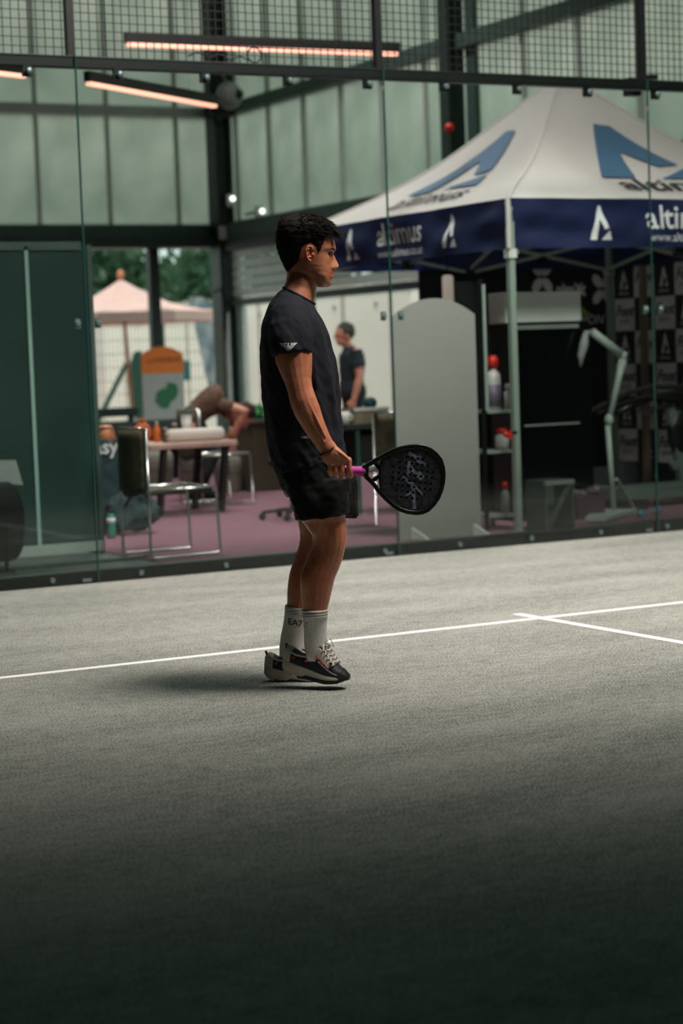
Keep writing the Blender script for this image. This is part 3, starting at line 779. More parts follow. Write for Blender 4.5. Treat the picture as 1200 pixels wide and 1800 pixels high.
for px, py, s in ((952, 487, 0.14), (1058, 508, 0.14), (1022, 511, 0.05)):
    p = at(px, py, YB); cross(p.x, p.z, s, t)
tv, tf = text2d('playX', 0.12, bold=0.004); p = at(1000, 508, YB)
MB().add([(p.x+x, YB-0.004, p.z+y) for x, y in tv], tf).build('lettering', M_PRW, t, world=True)
p = at(1032, 563, YB); tv, tf = text2d('SIMON', 0.11, shear=0.2)
MB().add([(p.x+x, YB-0.004, p.z+y) for x, y in tv], tf).build('lettering', M_PRW, t, world=True)
p = at(1030, 548, YB)
MB().prism([(-0.06, -0.03), (0.06, -0.03), (0.01, 0.0), (-0.05, 0.05)], (p.x, YB-0.004, p.z), (1,0,0), (0,0,1), (0,-0.002,0)).build('leaf_mark', mat('lime_print', (140, 176, 60), 0.6), t, world=True)
# pole of the banner frame
p = fl(1138, 868)
tag(MB().bx(p.x-0.025, p.x+0.025, p.y-0.025, p.y+0.025, 0.0, 1.93).build('banner_pole', mat('brass_pole', (120, 112, 92), 0.45, metal=0.3), org=(p.x, p.y, 0)), 'beige square pole standing in front of the checkered banner', 'pole')

# ------------------------------------------------------------------ black display cooler
YC = 1.35
x0, x1 = at(914, 800, YC).x, at(1046, 800, YC).x
zt = at(950, 513, YC).z; zh = at(950, 566, YC).z
t = thing('display_cooler', 'black display cooler with a pale header panel behind the tent leg', 'cooler', ((x0+x1)/2, YC+0.3, 0))
M_CBLK = mat('cooler_black', (6, 7, 8), 0.35)
MB().bx(x0, x1, YC+0.03, YC+0.62, 0.03, zh).build('cabinet', M_CBLK, t, world=True, bevel=0.01)
xh0, xh1 = at(885, 540, YC).x, at(1018, 540, YC).x
MB().bx(xh0, xh1, YC-0.02, YC+0.5, zh, zt).build('header', mat('header_pale', (222, 228, 222), 0.5), t, world=True, bevel=0.004)
MB().bx(xh0+0.05, xh1-0.02, YC-0.015, YC+0.0, zh-0.05, zh-0.02).build('header_trim', M_GREYP, t, world=True)
dr = MB().bx(x0+0.02, x1-0.02, YC, YC+0.028, 0.12, zh-0.06).build('door', mat('cooler_glass', (5, 6, 7), 0.12), t, world=True)
MB().bx(x0+0.04, x1-0.14, YC-0.012, YC, 0.70, 0.712).build('handle_bar', M_GREYP, dr, world=False).data.transform(Matrix.Translation(-V(t.location)))
MB().bx(x0+0.02, x1-0.02, YC+0.01, YC+0.028, 0.03, 0.11).build('kick_plate', M_BLK, t, world=True)
for xx in (x0+0.05, x1-0.05):
    for yv in (YC+0.08, YC+0.56): MB().bx(xx-0.02, xx+0.02, yv-0.02, yv+0.02, 0.0, 0.03).build('foot', M_BLK, t, world=True)

# ------------------------------------------------------------------ white articulated arm stand
YL = 1.2
P_ = lambda px, py, dy=0: at(px, py, YL+dy)
b = fl(1079, 908)
YL = b.y
M_ARM = mat('arm_white', (150, 166, 156), 0.45)
t = thing('arm_stand', 'pale jointed arm on a post with a flat wheeled base in the tent', 'stand', (b.x, b.y, 0))
MB().tube([(b.x, b.y, 0.03), P_(1068, 748)], 0.021, 10).build('post', M_ARM, t, world=True, smooth=True)
mb = MB(); ball(mb, P_(1070, 738), 0.035, 0.035, 0.045); mb.build('joint', M_ARM, t, world=True, smooth=True)
MB().tube([P_(1071, 735), P_(1086, 668), P_(1094, 632)], [0.022, 0.024, 0.034], 10).build('lower_arm', M_ARM, t, world=True, smooth=True)
mb = MB(); ball(mb, P_(1093, 625), 0.04, 0.04, 0.04); mb.build('joint', M_ARM, t, world=True, smooth=True)
MB().tube([P_(1092, 624), P_(1040, 583)], [0.036, 0.030], 10).build('upper_arm', M_ARM, t, world=True, smooth=True)
MB().tube([P_(1042, 583), P_(1030, 585), P_(1026, 605), P_(1021, 625), P_(1020, 645)], [0.018, 0.022, 0.036, 0.028, 0.008], 10).build('head', M_GREYP, t, world=True, smooth=True)
MB().bar(P_(1083, 842), fl(1117, 898), 0.02, 0.02).build('strut', M_ARM, t, world=True)
q0, q1, q2, q3 = fl(1028, 921), fl(1066, 921), fl(1119, 905), fl(1045, 905)
MB().prism([(p.x, p.y) for p in (q0, q1, q2, q3)], (0,0,0.012), (1,0,0), (0,1,0), (0,0,0.035)).build('base_plate', M_ARM, t, world=True, bevel=0.006)
w1, w2 = fl(1127, 911), fl(1155, 905)
M_BLUEW = mat('blue_wheel', (60, 130, 146), 0.4)
MB().tube([w1+V((0,0,0.03)), w2+V((0,0,0.03))], 0.008, 8).build('axle', M_GREYP, t, world=True)
MB().bar(fl(1112, 909)+V((0,0,0.03)), w1+V((0,0,0.03)), 0.02, 0.02).build('axle_arm', M_ARM, t, world=True)
for p in (w1, w2):
    mb = MB(); ball(mb, p+V((0,0,0.034)), 0.034, 0.026, 0.034, 14, 10); mb.build('wheel', M_BLUEW, t, world=True, smooth=True)

# ------------------------------------------------------------------ exercise machine at the right edge
YM = 2.0
Q = lambda px, py, Y=YM: at(px, py, Y)
g = fl(1125, 893); YM = g.y
t = thing('exercise_machine', 'dark exercise machine with curved black handlebars and a grey base', 'gym machine', (Q(1150, 880).x, YM, 0))
M_MGR = mat('machine_grey', (98, 116, 106), 0.5)
MB().bx(Q(1055, 880).x, Q(1262, 880).x, YM-0.1, YM+0.25, 0.07, 0.17).build('base_beam', M_MGR, t, world=True, bevel=0.01)
for px in (1070, 1245): MB().bx(Q(px, 880).x-0.04, Q(px, 880).x+0.04, YM-0.2, YM+0.35, 0.0, 0.08).build('foot', M_BLK, t, world=True)
MB().bar(Q(1178, 700), Q(1208, 868), 0.06, 0.12).build('upright', M_MGR, t, world=True)
MB().bar(Q(1180, 822), Q(1220, 792), 0.05, 0.06).build('bracket', M_MGR, t, world=True)
def arcp(pts, Y): return [at(x, y, Y) for x, y in pts]
MB().tube(arcp([(1038, 722), (1075, 705), (1105, 690), (1145, 680), (1200, 680), (1260, 690)], YM-0.25), 0.022, 8).build('handlebar', M_RUBBER, t, world=True, smooth=True)
MB().tube(arcp([(1050, 728), (1090, 712), (1130, 700), (1170, 703), (1230, 705)], YM-0.10), 0.020, 8).build('handlebar', M_RUBBER, t, world=True, smooth=True)
MB().tube(arcp([(1082, 726), (1110, 713), (1150, 697), (1200, 690), (1260, 700)], YM+0.1), 0.03, 8).build('boom', mat('machine_black', (12, 14, 14), 0.4), t, world=True, smooth=True)
MB().tube(arcp([(1130, 735), (1150, 720), (1180, 710)], YM-0.1), 0.018, 8).build('cable_arm', M_RUBBER, t, world=True, smooth=True)
mb = MB(); ball(mb, Q(1196, 760), 0.13, 0.06, 0.19, 16, 10); mb.build('flywheel_cover', MATS['machine_black'], t, world=True, smooth=True)
MB().bar(Q(1195, 690), Q(1195, 720), 0.1, 0.14).build('carriage', MATS['machine_black'], t, world=True)
# small bin with things under the arm
p = fl(1034, 914)
t = thing('laundry_bin', 'small maroon bin with clothes next to the wheeled base', 'bin', (p.x, p.y+0.07, 0))
M_MAR = mat('maroon', (64, 40, 52), 0.7); o = V((p.x, p.y+0.35, 0))
MB().prism([(-0.10, 0), (0.12, 0), (0.14, 0.18), (-0.13, 0.18)], (0, -0.1, 0.0), (1,0,0), (0,0,1), (0,0.2,0)).build('body', M_MAR, t)
mb = MB(); ball(mb, (-0.08, 0, 0.2), 0.05, 0.06, 0.03); ball(mb, (0.0, 0.02, 0.19), 0.06, 0.06, 0.03); ball(mb, (0.09, 0, 0.2), 0.05, 0.06, 0.035)
mb.build('clothes', mat('crumpled_cloth', (110, 104, 110), 0.8, rgb2=(50, 40, 50), vscale=20), t, smooth=True)

# ------------------------------------------------------------------ shelf with bottles between board and tent leg
YR = 0.98
sx0, sx1 = at(849, 700, YR).x, at(900, 700, YR).x
t = thing('shelf_rack', 'narrow dark rack with shelves behind the tent leg', 'shelf', ((sx0+sx1)/2, YR+0.15, 0))
for x in (sx0, sx1):
    for y in (YR, YR+0.3): MB().bx(x-0.012, x+0.012, y-0.012, y+0.012, 0, 1.75).build('upright', M_BLK, t, world=True)
levels = [at(870, 721, YR).z, at(870, 792, YR).z, at(870, 905, YR).z]
for z in levels: MB().bx(sx0, sx1, YR-0.01, YR+0.31, z-0.02, z).build('shelf_board', M_GREYP, t, world=True)
MB().bx(sx0+0.0, sx1, YR+0.30, YR+0.31, 0.1, 1.75).build('back_panel', M_BLK, t, world=True)
MB().tube([at(856, 722, YR-0.03), at(852, 600, YR-0.03), at(849, 500, YR-0.03)], 0.013, 8).build('front_pole', M_TPOLE, t, world=True)
M_RED = mat('red_cap', (206, 40, 34), 0.4); M_BOTW = mat('bottle_white', (196, 196, 190), 0.4); M_VIO = mat('violet_label', (104, 92, 112), 0.5)
def bottle(px, z, r, h, label, body=M_BOTW, cap=M_RED, band=None, dy=0.0):
    p = at(px, 700, YR+0.1+dy)
    t = thing('bottle', label, 'bottle', (p.x, p.y, z), 0, 'bottles on the rack')
    MB().lathe([(0, 0), (r, 0), (r, h*0.6), (r*0.85, h*0.68), (r*0.5, h*0.72), (r*0.5, h*0.78), (0, h*0.78)], (0,0,0), 14).build('body', body, t, smooth=True)
    MB().lathe([(0, h*0.78), (r*0.8, h*0.78), (r*0.8, h*0.92), (r*0.45, h), (0, h)], (0,0,0), 12).build('cap', cap, t, smooth=True)
    if band: MB().lathe([(r*1.03, h*0.06), (r*1.03, h*0.46)], (0,0,0), 14).build('label_band', band, t, smooth=True)
bottle(868, levels[0], 0.05, 0.38, 'tall violet and white bottle with a red cap on the upper shelf', M_BOTW, M_RED, M_VIO)
bottle(893, levels[0], 0.032, 0.18, 'small white bottle on the upper shelf beside the violet one', M_BOTW, M_BOTW)
bottle(880, levels[1], 0.05, 0.15, 'short white bottle with a red cap on the middle shelf', M_BOTW, M_RED)
bottle(882, levels[2], 0.03, 0.22, 'slim bottle with a red cap on the lowest shelf', M_GREYP, M_RED)
# grey crate beside it
p = fl(868, 924, 0)
t = thing('tilted_crate', 'grey open crate on the floor between board and tent leg', 'crate', (p.x, YR-0.35, 0))
M_CR = mat('crate_grey', (74, 84, 78), 0.6, var=0.1)
for sx in (-1, 1): MB().bx(sx*0.11-0.008, sx*0.11+0.008, -0.12, 0.12, 0.0, 0.36).build('side', M_CR, t)
MB().bx(-0.11, 0.11, -0.12, 0.12, 0.0, 0.015).build('bottom', M_CR, t)
MB().bx(-0.11, 0.11, 0.10, 0.12, 0.0, 0.36).build('back', M_CR, t)
MB().bar((-0.1, -0.11, 0.03), (0.1, -0.11, 0.34), 0.02, 0.03).build('brace', M_CR, t)
MB().bx(-0.12, 0.12, -0.13, -0.1, 0.33, 0.36).build('rim', M_GREYP, t)
# white shoe-like pouch on the crate and red clip on the tent leg
p = at(894, 764, TY0-0.03)
t = thing('red_clip', 'red clamp clipped to the tent leg', 'clip', (p.x, p.y, p.z-0.03))
mb = MB(); ball(mb, (-0.02, 0, 0.03), 0.022, 0.02, 0.022); mb.build('knob', M_RED, t, smooth=True)
MB().bx(0.0, 0.02, -0.008, 0.008, 0.0, 0.06).build('jaw', M_RED, t)
MB().bx(0.01, 0.07, 0.0, 0.012, 0.035, 0.05).build('strap', M_BLK, t)
# white roll hanging behind the board
p = at(787, 508, 3.0)
t = thing('hanging_roll', 'white cylindrical roll hanging above the arched board', 'roll', (p.x, p.y, p.z-0.13))
MB().lathe([(0, 0), (0.03, 0.0), (0.045, 0.015), (0.045, 0.225), (0.03, 0.24), (0, 0.24)], (0,0,0), 16).build('tube', mat('roll_white_glow', (226, 214, 206), 0.6, emit=(255, 226, 210), estr=0.25), t, smooth=True)  # faint glow put into the roll's own white
MB().tube([(0, 0, 0.23), (0, 0, 0.55)], 0.005, 6).build('cord', M_BLK, t)
# dark poles behind the board
for px, w, lab in ((816, 0.05, 'slim dark pole left of the pale one behind the board'), (853, 0.035, 'dark pole right above the rack behind the board')):
    p = at(px, 560, 4.6)
    t = thing('utility_pole', lab, 'pole', (p.x, p.y, 0))
    MB().tube([(0,0,0), (0,0,2.74)], w, 10).build('shaft', M_STEELD if px < 820 else M_STEELG, t, smooth=True)
    MB().lathe([(0, 0), (0.1, 0), (0.1, 0.015), (w, 0.03), (0, 0.03)], (0,0,0), 14).build('flange', M_BLK, t)

# ------------------------------------------------------------------ sled chairs
M_SLING = mat('dark_sling', (92, 86, 68), 0.8, var=0.3, vscale=20)
def sled_chair():
    t = thing('sled_chair', 'x', 'chair')
    for y in (0.0, 0.47):
        MB().tube([(0.0, y, 0.83), (0.0, y, 0.012), (0.03, y, 0.010), (0.47, y, 0.010), (0.485, y, 0.02), (0.47, y, 0.43), (0.455, y, 0.445), (0.0, y, 0.43)], 0.0105, 8).build('side_frame', M_CHROME, t, smooth=True)
    MB().tube([(0.0, 0.0, 0.83), (0.0, 0.47, 0.83)], 0.010, 8).build('top_bar', M_CHROME, t, smooth=True)
    MB().tube([(0.45, 0.0, 0.44), (0.45, 0.47, 0.44)], 0.009, 8).build('front_bar', M_CHROME, t, smooth=True)
    MB().tube([(0.02, 0.0, 0.43), (0.02, 0.47, 0.43)], 0.009, 8).build('rear_bar', M_CHROME, t, smooth=True)
    mb = MB(); mb.grid(8, 8, lambda u, v: V((-0.006-0.035*math.sin(math.pi*u), 0.012+0.446*u, 0.44+0.38*v-0.05*math.sin(math.pi*u)*(1-v)))); mb.build('backrest', M_SLING, t, smooth=True, solid=0.006)
    mb = MB(); mb.grid(8, 8, lambda u, v: V((0.02+0.43*v, 0.012+0.446*u, 0.432-0.02*math.sin(math.pi*u)))); mb.build('seat', M_SLING, t, smooth=True, solid=0.006)
    return t
ch = sled_chair()
p = fl(266, 986)
ch.location = (p.x, p.y, 0.006); tag(ch, 'chrome sled chair with a dark sling back close to the glass', 'chair', 'sled chairs in the lounge')
c2 = copy_tree(ch); p = fl(445, 886); c2.location = (p.x-0.48, p.y, 0.006); tag(c2, 'chrome sled chair further back beside the low table', 'chair')
c3 = copy_tree(ch); p = fl(636, 944); c3.location = (p.x+0.10, p.y+0.52, 0.006); c3.rotation_euler.z = math.pi*0.97
c3.location = (p.x+0.49, p.y+0.66, 0.006); tag(c3, 'chrome sled chair half hidden between the player and the arched board', 'chair')

# ------------------------------------------------------------------ low lounge table with its things
M_TOP = mat('table_top_wood', (196, 164, 152), 0.5, var=0.12, vscale=6)
a = at(264, 782, 4.2); YT = 4.2; zt = a.z
xa, xb = at(262, 780, YT).x, at(418, 775, YT).x
t = thing('low_table', 'low table with a pale wooden edge in the lounge', 'table', ((xa+xb)/2, YT+0.35, 0.006))
MB().bx(xa, xb, YT, YT+0.7, zt-0.045, zt).build('table_top', M_TOP, t, world=True, bevel=0.008)
M_DLEG = mat('dark_leg', (26, 24, 24), 0.6)
for x in (xa+0.12, xb-0.12):
    for y in (YT+0.08, YT+0.62): MB().bar((x-0.02, y, 0.006), (x+0.04, y, zt-0.04), 0.07, 0.04).build('leg', M_DLEG, t, world=True)
MB().bx(xa+0.1, xb-0.1, YT+0.32, YT+0.38, 0.16, 0.2).build('stretcher', M_DLEG, t, world=True)
M_POUF = mat('pouf_grey', (128, 124, 114), 0.85, var=0.12, bump=0.3)
def pouf(px, py, r, h, label):
    p = fl(px, py)
    t = thing('pouf', label, 'pouf', (p.x, p.y, 0.006), 0, 'grey poufs by the low table')
    MB().lathe([(0, 0), (r*0.82, 0), (r*0.86, 0.02), (r, h*0.7), (r*0.98, h*0.9), (r*0.8, h), (0, h)], (0,0,0), 24).build('body', M_POUF, t, smooth=True)
    MB().lathe([(r*0.955, h*0.52), (r*0.99, h*0.55), (r*0.965, h*0.58)], (0,0,0), 24).build('seam', mat('pouf_seam', (90, 88, 80), 0.8), t, smooth=True)
pouf(344, 868, 0.15, 0.40, 'grey round pouf in front of the low table')
pouf(280, 866, 0.15, 0.40, 'grey round pouf behind the near sled chair')
pouf(402, 866, 0.14, 0.34, 'grey lower pouf at the right end of the low table')
p = at(343, 764, YT+0.2)
t = thing('paper_roll', 'thick white roll lying on the low table', 'roll', (p.x, p.y, zt+0.055))
MB().lathe([(0.0, -0.25), (0.035, -0.255), (0.055, -0.235), (0.055, 0.235), (0.035, 0.255), (0.0, 0.25)], (0,0,0), 18, 'x').build('roll_body', mat('roll_paper', (214, 206, 198), 0.7), t, smooth=True)
MB().lathe([(0.0, -0.262), (0.02, -0.262), (0.02, 0.262), (0, 0.262)], (0,0,0), 10, 'x').build('core', M_POUF, t, smooth=True)
p = at(327, 735, YT+0.45)
t = thing('paper_cup', 'tall white paper cup standing behind the roll', 'cup', (p.x, p.y, zt))
MB().lathe([(0, 0), (0.032, 0), (0.045, 0.2), (0.04, 0.2), (0.03, 0.01), (0, 0.01)], (0,0,0), 14).build('cup_body', mat('cup_white', (216, 212, 206), 0.6), t, smooth=True)
MB().lathe([(0.047, 0.19), (0.05, 0.2), (0.047, 0.21), (0.0, 0.212)], (0,0,0), 14).build('lid', M_BOTW, t, smooth=True)
M_ORB = mat('orange_bottle', (222, 112, 44), 0.4)
def drink(px, Y, z, r, h, label, m=M_ORB, group='drinks on the low table'):
    p = at(px, 745, Y)
    t = thing('drink_bottle', label, 'bottle', (p.x, p.y, z), 0, group)
    MB().lathe([(0, 0), (r, 0), (r, h*0.62), (r*0.5, h*0.8), (r*0.42, h*0.9), (0, h*0.9)], (0,0,0), 12).build('body', m, t, smooth=True)
    MB().lathe([(0, h*0.9), (r*0.5, h*0.9), (r*0.5, h), (0, h)], (0,0,0), 10).build('cap', M_BOTW, t, smooth=True)
drink(339, YT+0.5, zt, 0.035, 0.14, 'orange bottle right of the white paper cup')
drink(275, YT+0.45, zt, 0.03, 0.17, 'orange bottle at the left end of the low table')
drink(290, YT+0.3, zt, 0.035, 0.12, 'brown bottle between the orange ones on the low table', mat('brown_glass', (92, 68, 56), 0.3))
drink(306, YT+0.5, zt, 0.04, 0.15, 'dark brown bottle left of the paper cup', MATS['brown_glass'])
drink(405, YT+0.25, zt, 0.03, 0.10, 'small amber bottle at the right end of the low table', mat('amber_glass', (150, 96, 56), 0.3))
p = at(250, 768, YT+0.12)
t = thing('orange_bag', 'crumpled orange bag at the left end of the low table', 'bag', (p.x, p.y, zt-0.012))
mb = MB(); ball(mb, (0, 0, 0.10), 0.085, 0.06, 0.09, 16, 12); mb = remesh(mb, 0.012, 2)
for i, v in enumerate(mb.v): mb.v[i] = v+mb.n[i]*(0.018*mnoise.noise(v*28))
mb.build('bag_body', mat('orange_cloth', (224, 126, 70), 0.7, rgb2=(190, 84, 40), vscale=12), t, smooth=True)
MB().tube([(-0.03, 0, 0.17), (-0.02, 0, 0.22), (0.02, 0, 0.22), (0.03, 0, 0.17)], 0.008, 6).build('strap', M_ORANGE, t, smooth=True)

# long dark bench in the opening
p = at(230, 745, 9.0)
t = thing('long_bench', 'long dark bench across the left opening', 'bench', (p.x+0.8, 9.0, 0.006))
x0 = at(140, 745, 9.0).x; x1 = at(342, 745, 9.0).x
MB().bx(x0, x1, 9.0, 9.5, p.z-0.09, p.z+0.02).build('seat_plank', mat('bench_dark', (46, 56, 50), 0.7, var=0.2), t, world=True)
for x in (x0+0.1, (x0+x1)/2, x1-0.1): MB().bx(x-0.04, x+0.04, 9.05, 9.45, 0.006, p.z-0.09).build('leg', M_DLEG, t, world=True)
MB().bx(x0, x1, 9.42, 9.46, 0.1, p.z-0.1).build('back_panel', MATS['bench_dark'], t, world=True)
q = at(194, 724, 9.2)
t = thing('dark_tray', 'dark tray on short legs standing on the long bench', 'tray', (q.x, q.y, p.z+0.02))
MB().bx(-0.28, 0.28, -0.1, 0.1, 0.06, 0.15).build('tray_body', M_STEELD, t)
for x in (-0.25, 0.25): MB().bx(x-0.02, x+0.02, -0.08, 0.08, 0, 0.06).build('leg', M_WHITE, t)

# olive planter with green herbs
p = fl(470, 884)+V((0, 1.35, 0))
x0, x1 = at(450, 860, p.y).x, at(528, 860, p.y).x; zt2 = at(460, 742, p.y).z
t = thing('planter_box', 'olive brown planter box with green plants behind the player', 'planter', ((x0+x1)/2, p.y+0.3, 0.006))
MB().bx(x0, x1, p.y, p.y+0.55, 0.006, zt2).build('box', mat('olive_board', (92, 86, 70), 0.75, var=0.1), t, world=True, bevel=0.01)
MB().bx(x0-0.02, x1+0.02, p.y-0.02, p.y+0.57, zt2, zt2+0.03).build('rim', M_GREYP, t, world=True)
mb = MB(); rr = random.Random(3)
for i in range(420):
    c = V((rr.uniform(x0-0.05, x1), p.y+rr.uniform(0, .5), zt2+0.03+rr.random()*0.12)); u = V((rr.gauss(0,1), rr.gauss(0,1), rr.gauss(.6,1))).normalized()*0.045; v = u.cross(V((rr.gauss(0,1), rr.gauss(0,1), rr.gauss(0,1)))).normalized()*0.02
    mb.add([c-u, c+v, c+u, c-v], [(0,1,2,3)])
tag(mb.build('plants', mat('herb_green', (58, 150, 84), 0.6, trans=0.3), t, world=True), kind='stuff')

# dark table with a crate behind the player
p = fl(633, 906)
zt3 = 0.72
t = thing('side_table', 'dark table carrying a brown crate right of the player', 'table', (p.x+0.4, p.y+0.3, 0.006))
MB().bx(p.x-0.10, p.x+0.80, p.y-0.03, p.y+0.65, zt3-0.04, zt3).build('table_top', mat('table_dark', (36, 48, 44), 0.5), t, world=True)
for x in (p.x, p.x+0.75):
    for y in (p.y, p.y+0.6): MB().tube([(x, y, 0.006), (x, y, zt3-0.04)], 0.018, 8).build('leg', MATS['fence_green'], t, world=True)
MB().bx(p.x, p.x+0.75, p.y, p.y+0.6, 0.40, 0.42).build('lower_shelf', MATS['table_dark'], t, world=True)
MB().bx(p.x+0.05, p.x+0.38, p.y+0.05, p.y+0.5, 0.43, 0.66).build('black_basket', M_RUBBER, t, world=True)
q = at(640, 731, p.y+0.2)
c = thing('wooden_crate', 'brown crate standing on the dark side table', 'crate', (q.x, q.y, zt3))
M_CRW = mat('crate_brown', (124, 112, 92), 0.7, var=0.15); hw = 0.15
for s in (-1, 1):
    MB().bx(-hw, hw, s*0.11-0.008, s*0.11+0.008, 0, 0.12).build('side_board', M_CRW, c); MB().bx(s*hw-0.008, s*hw+0.008, -0.11, 0.11, 0, 0.12).build('end_board', M_CRW, c)
MB().bx(-hw, hw, -0.11, 0.11, 0, 0.01).build('bottom', M_CRW, c)
MB().bx(-hw-0.01, hw+0.01, -0.13, -0.115, 0.10, 0.125).build('rim', M_WHITE, c)
q = at(650, 712, p.y+0.45)
mb = MB(); 
c = thing('teal_pouch', 'small teal pouch lying behind the brown crate', 'pouch', (q.x, q.y, zt3))
ball(mb, (0,0,0.15), 0.06, 0.05, 0.05); mb.build('pouch_body', MATS['teal_box'], c, smooth=True)
MB().bx(-0.05, 0.05, -0.04, 0.04, 0.0, 0.11).build('stand', M_RUBBER, c)
for i, (dx, dy, z, lab) in enumerate(((0.48, 0.1, 0.42, 'white cup on the lower shelf next to the basket'), (0.58, 0.2, 0.42, 'white cup in the middle of the lower shelf'), (0.68, 0.12, 0.42, 'white cup at the right end of the lower shelf'), (-0.05, 0.1, zt3, 'white cup at the left end of the dark table'))):
    c = thing('cup', lab, 'cup', (p.x+dx, p.y+dy, z), 0, 'white cups at the dark table')
    MB().lathe([(0, 0), (0.03, 0), (0.042, 0.1), (0.038, 0.1), (0.028, 0.008), (0, 0.008)], (0,0,0), 12).build('cup_body', MATS['cup_white'], c, smooth=True)
    MB().tube([(0.036, 0, 0.08), (0.062, 0, 0.07), (0.058, 0, 0.035), (0.032, 0, 0.03)], 0.006, 6).build('handle', MATS['cup_white'], c, smooth=True)
# swivel stool base
p = fl(505, 916)
t = thing('stool', 'black swivel stool mostly hidden behind the player', 'stool', (p.x+0.1, p.y+0.1, 0.006))
for k in range(5):
    a = 2*math.pi*k/5+0.3; e = V((0.24*math.cos(a), 0.24*math.sin(a), 0.06)); MB().bar((0,0,0.08), e, 0.035, 0.025).build('spoke', M_RUBBER, t)
    mb = MB(); ball(mb, e+V((0,0,-0.03)), 0.028, 0.028, 0.03, 10, 8); mb.build('castor', M_RUBBER, t, smooth=True)
MB().tube([(0,0,0.06), (0,0,0.42)], 0.022, 10).build('column', M_CHROME, t, smooth=True)
MB().lathe([(0, 0.42), (0.17, 0.42), (0.18, 0.45), (0.17, 0.48), (0, 0.485)], (0,0,0), 20).build('seat', M_RUBBER, t, smooth=True)

# ------------------------------------------------------------------ bags by the dark screen
p = fl(196, 942)
M_TEAL = mat('teal_fabric', (38, 66, 68), 0.8, rgb2=(28, 50, 54), vscale=10, bump=0.3, bscale=40)
YBg = p.y
xl, xr2 = at(160, 850, YBg+0.15).x, at(216, 850, YBg+0.15).x; zt4 = at(195, 771, YBg+0.15).z
t = thing('teal_tote', 'tall dark teal tote with pale lettering beside the dark screen', 'bag', ((xl+xr2)/2, YBg+0.25, 0.006))
mb = MB(); mb.bx(xl, xr2, YBg+0.15, YBg+0.40, 0.006, zt4); mb = remesh(mb, 0.016, 3)
for i, v in enumerate(mb.v): mb.v[i] = v+mb.n[i]*(0.012*mnoise.noise(v*11))
mb.build('bag_body', M_TEAL, t, world=True, smooth=True)
tv, tf = text2d('asyr', 0.15, bold=0.003); q = at(193, 786, YBg+0.13)
MB().add([(q.x+x, YBg+0.132, q.z+y) for x, y in tv], tf).build('lettering', M_TXTW, t, world=True)
MB().tube([(xl+0.04, YBg+0.2, zt4), (xl+0.06, YBg+0.2, zt4+0.08), (xr2-0.06, YBg+0.2, zt4+0.08), (xr2-0.04, YBg+0.2, zt4)], 0.008, 6).build('handle', M_TEAL, t, world=True, smooth=True)
q = at(186, 768, YBg+0.25)
t = thing('orange_cone', 'orange training cone sticking out of the teal tote', 'cone', (q.x, q.y, zt4-0.02))
MB().lathe([(0.085, 0), (0.05, 0.10), (0.045, 0.115), (0.0, 0.12)], (0,0,0), 18, sx=1).build('cone_body', mat('cone_orange', (232, 128, 70), 0.5, rgb2=(240, 170, 130), vscale=9), t, smooth=True)
MB().lathe([(0.0, -0.01), (0.1, -0.01), (0.1, 0.004), (0.0, 0.006)], (0,0,0), 18).build('rim', MATS['cone_orange'], t, smooth=True)
t = thing('duffel_bag', 'crumpled dark teal duffel bag on the floor behind the near chair', 'bag', (p.x+0.17, YBg-0.02, 0.006))
mb = MB(); limb(mb, [((-0.12, 0, 0.14), 0.13, 0.11), ((0.0, 0, 0.17), 0.16, 0.12), ((0.12, 0, 0.14), 0.12, 0.11)]); ball(mb, (0.06, 0, 0.24), 0.10, 0.08, 0.07); mb = remesh(mb, 0.014, 3)
for i, v in enumerate(mb.v):
    v = v+mb.n[i]*(0.03*mnoise.noise(v*9)+0.012*mnoise.noise(v*25)); mb.v[i] = V((v.x, v.y, max(0, v.z)))
mb.build('bag_body', M_TEAL, t, smooth=True)
MB().tube([(-0.1, -0.1, 0.22), (-0.05, -0.12, 0.30), (0.05, -0.12, 0.30), (0.1, -0.1, 0.22)], 0.012, 6).build('handle', M_RUBBER, t, smooth=True)
q = fl(191, 946)
t = thing('green_bottle', 'teal green drinking bottle standing in front of the duffel bag', 'bottle', (q.x, q.y-0.06, 0.006))
MB().lathe([(0, 0), (0.03, 0), (0.032, 0.02), (0.032, 0.15), (0.02, 0.18), (0, 0.18)], (0,0,0), 14).build('body', mat('bottle_teal', (40, 116, 100), 0.35), t, smooth=True)
MB().lathe([(0.0325, 0.11), (0.0325, 0.145)], (0,0,0), 14).build('label_band', M_TXTW, t, smooth=True)
MB().lathe([(0, 0.18), (0.018, 0.18), (0.018, 0.21), (0, 0.21)], (0,0,0), 10).build('cap', M_BLK, t, smooth=True)
# flat bar on the floor in front of the screen
a, b = fl(182, 991), fl(257, 982)
t = thing('floor_bar', 'thin green grey bar lying on the floor along the glass', 'bar', ((a+b)/2)[:])
MB().bar(a+V((-1.2, 0.0, 0.012)), b+V((0,0,0.012)), 0.05, 0.02).build('profile', M_STEELG, t, world=True)
MB().lathe([(0,0), (0.02, 0), (0.02, 0.012), (0,0.012)], b+V((0,0,0.016)), 10).build('end_cap', M_BLK, t, world=True)
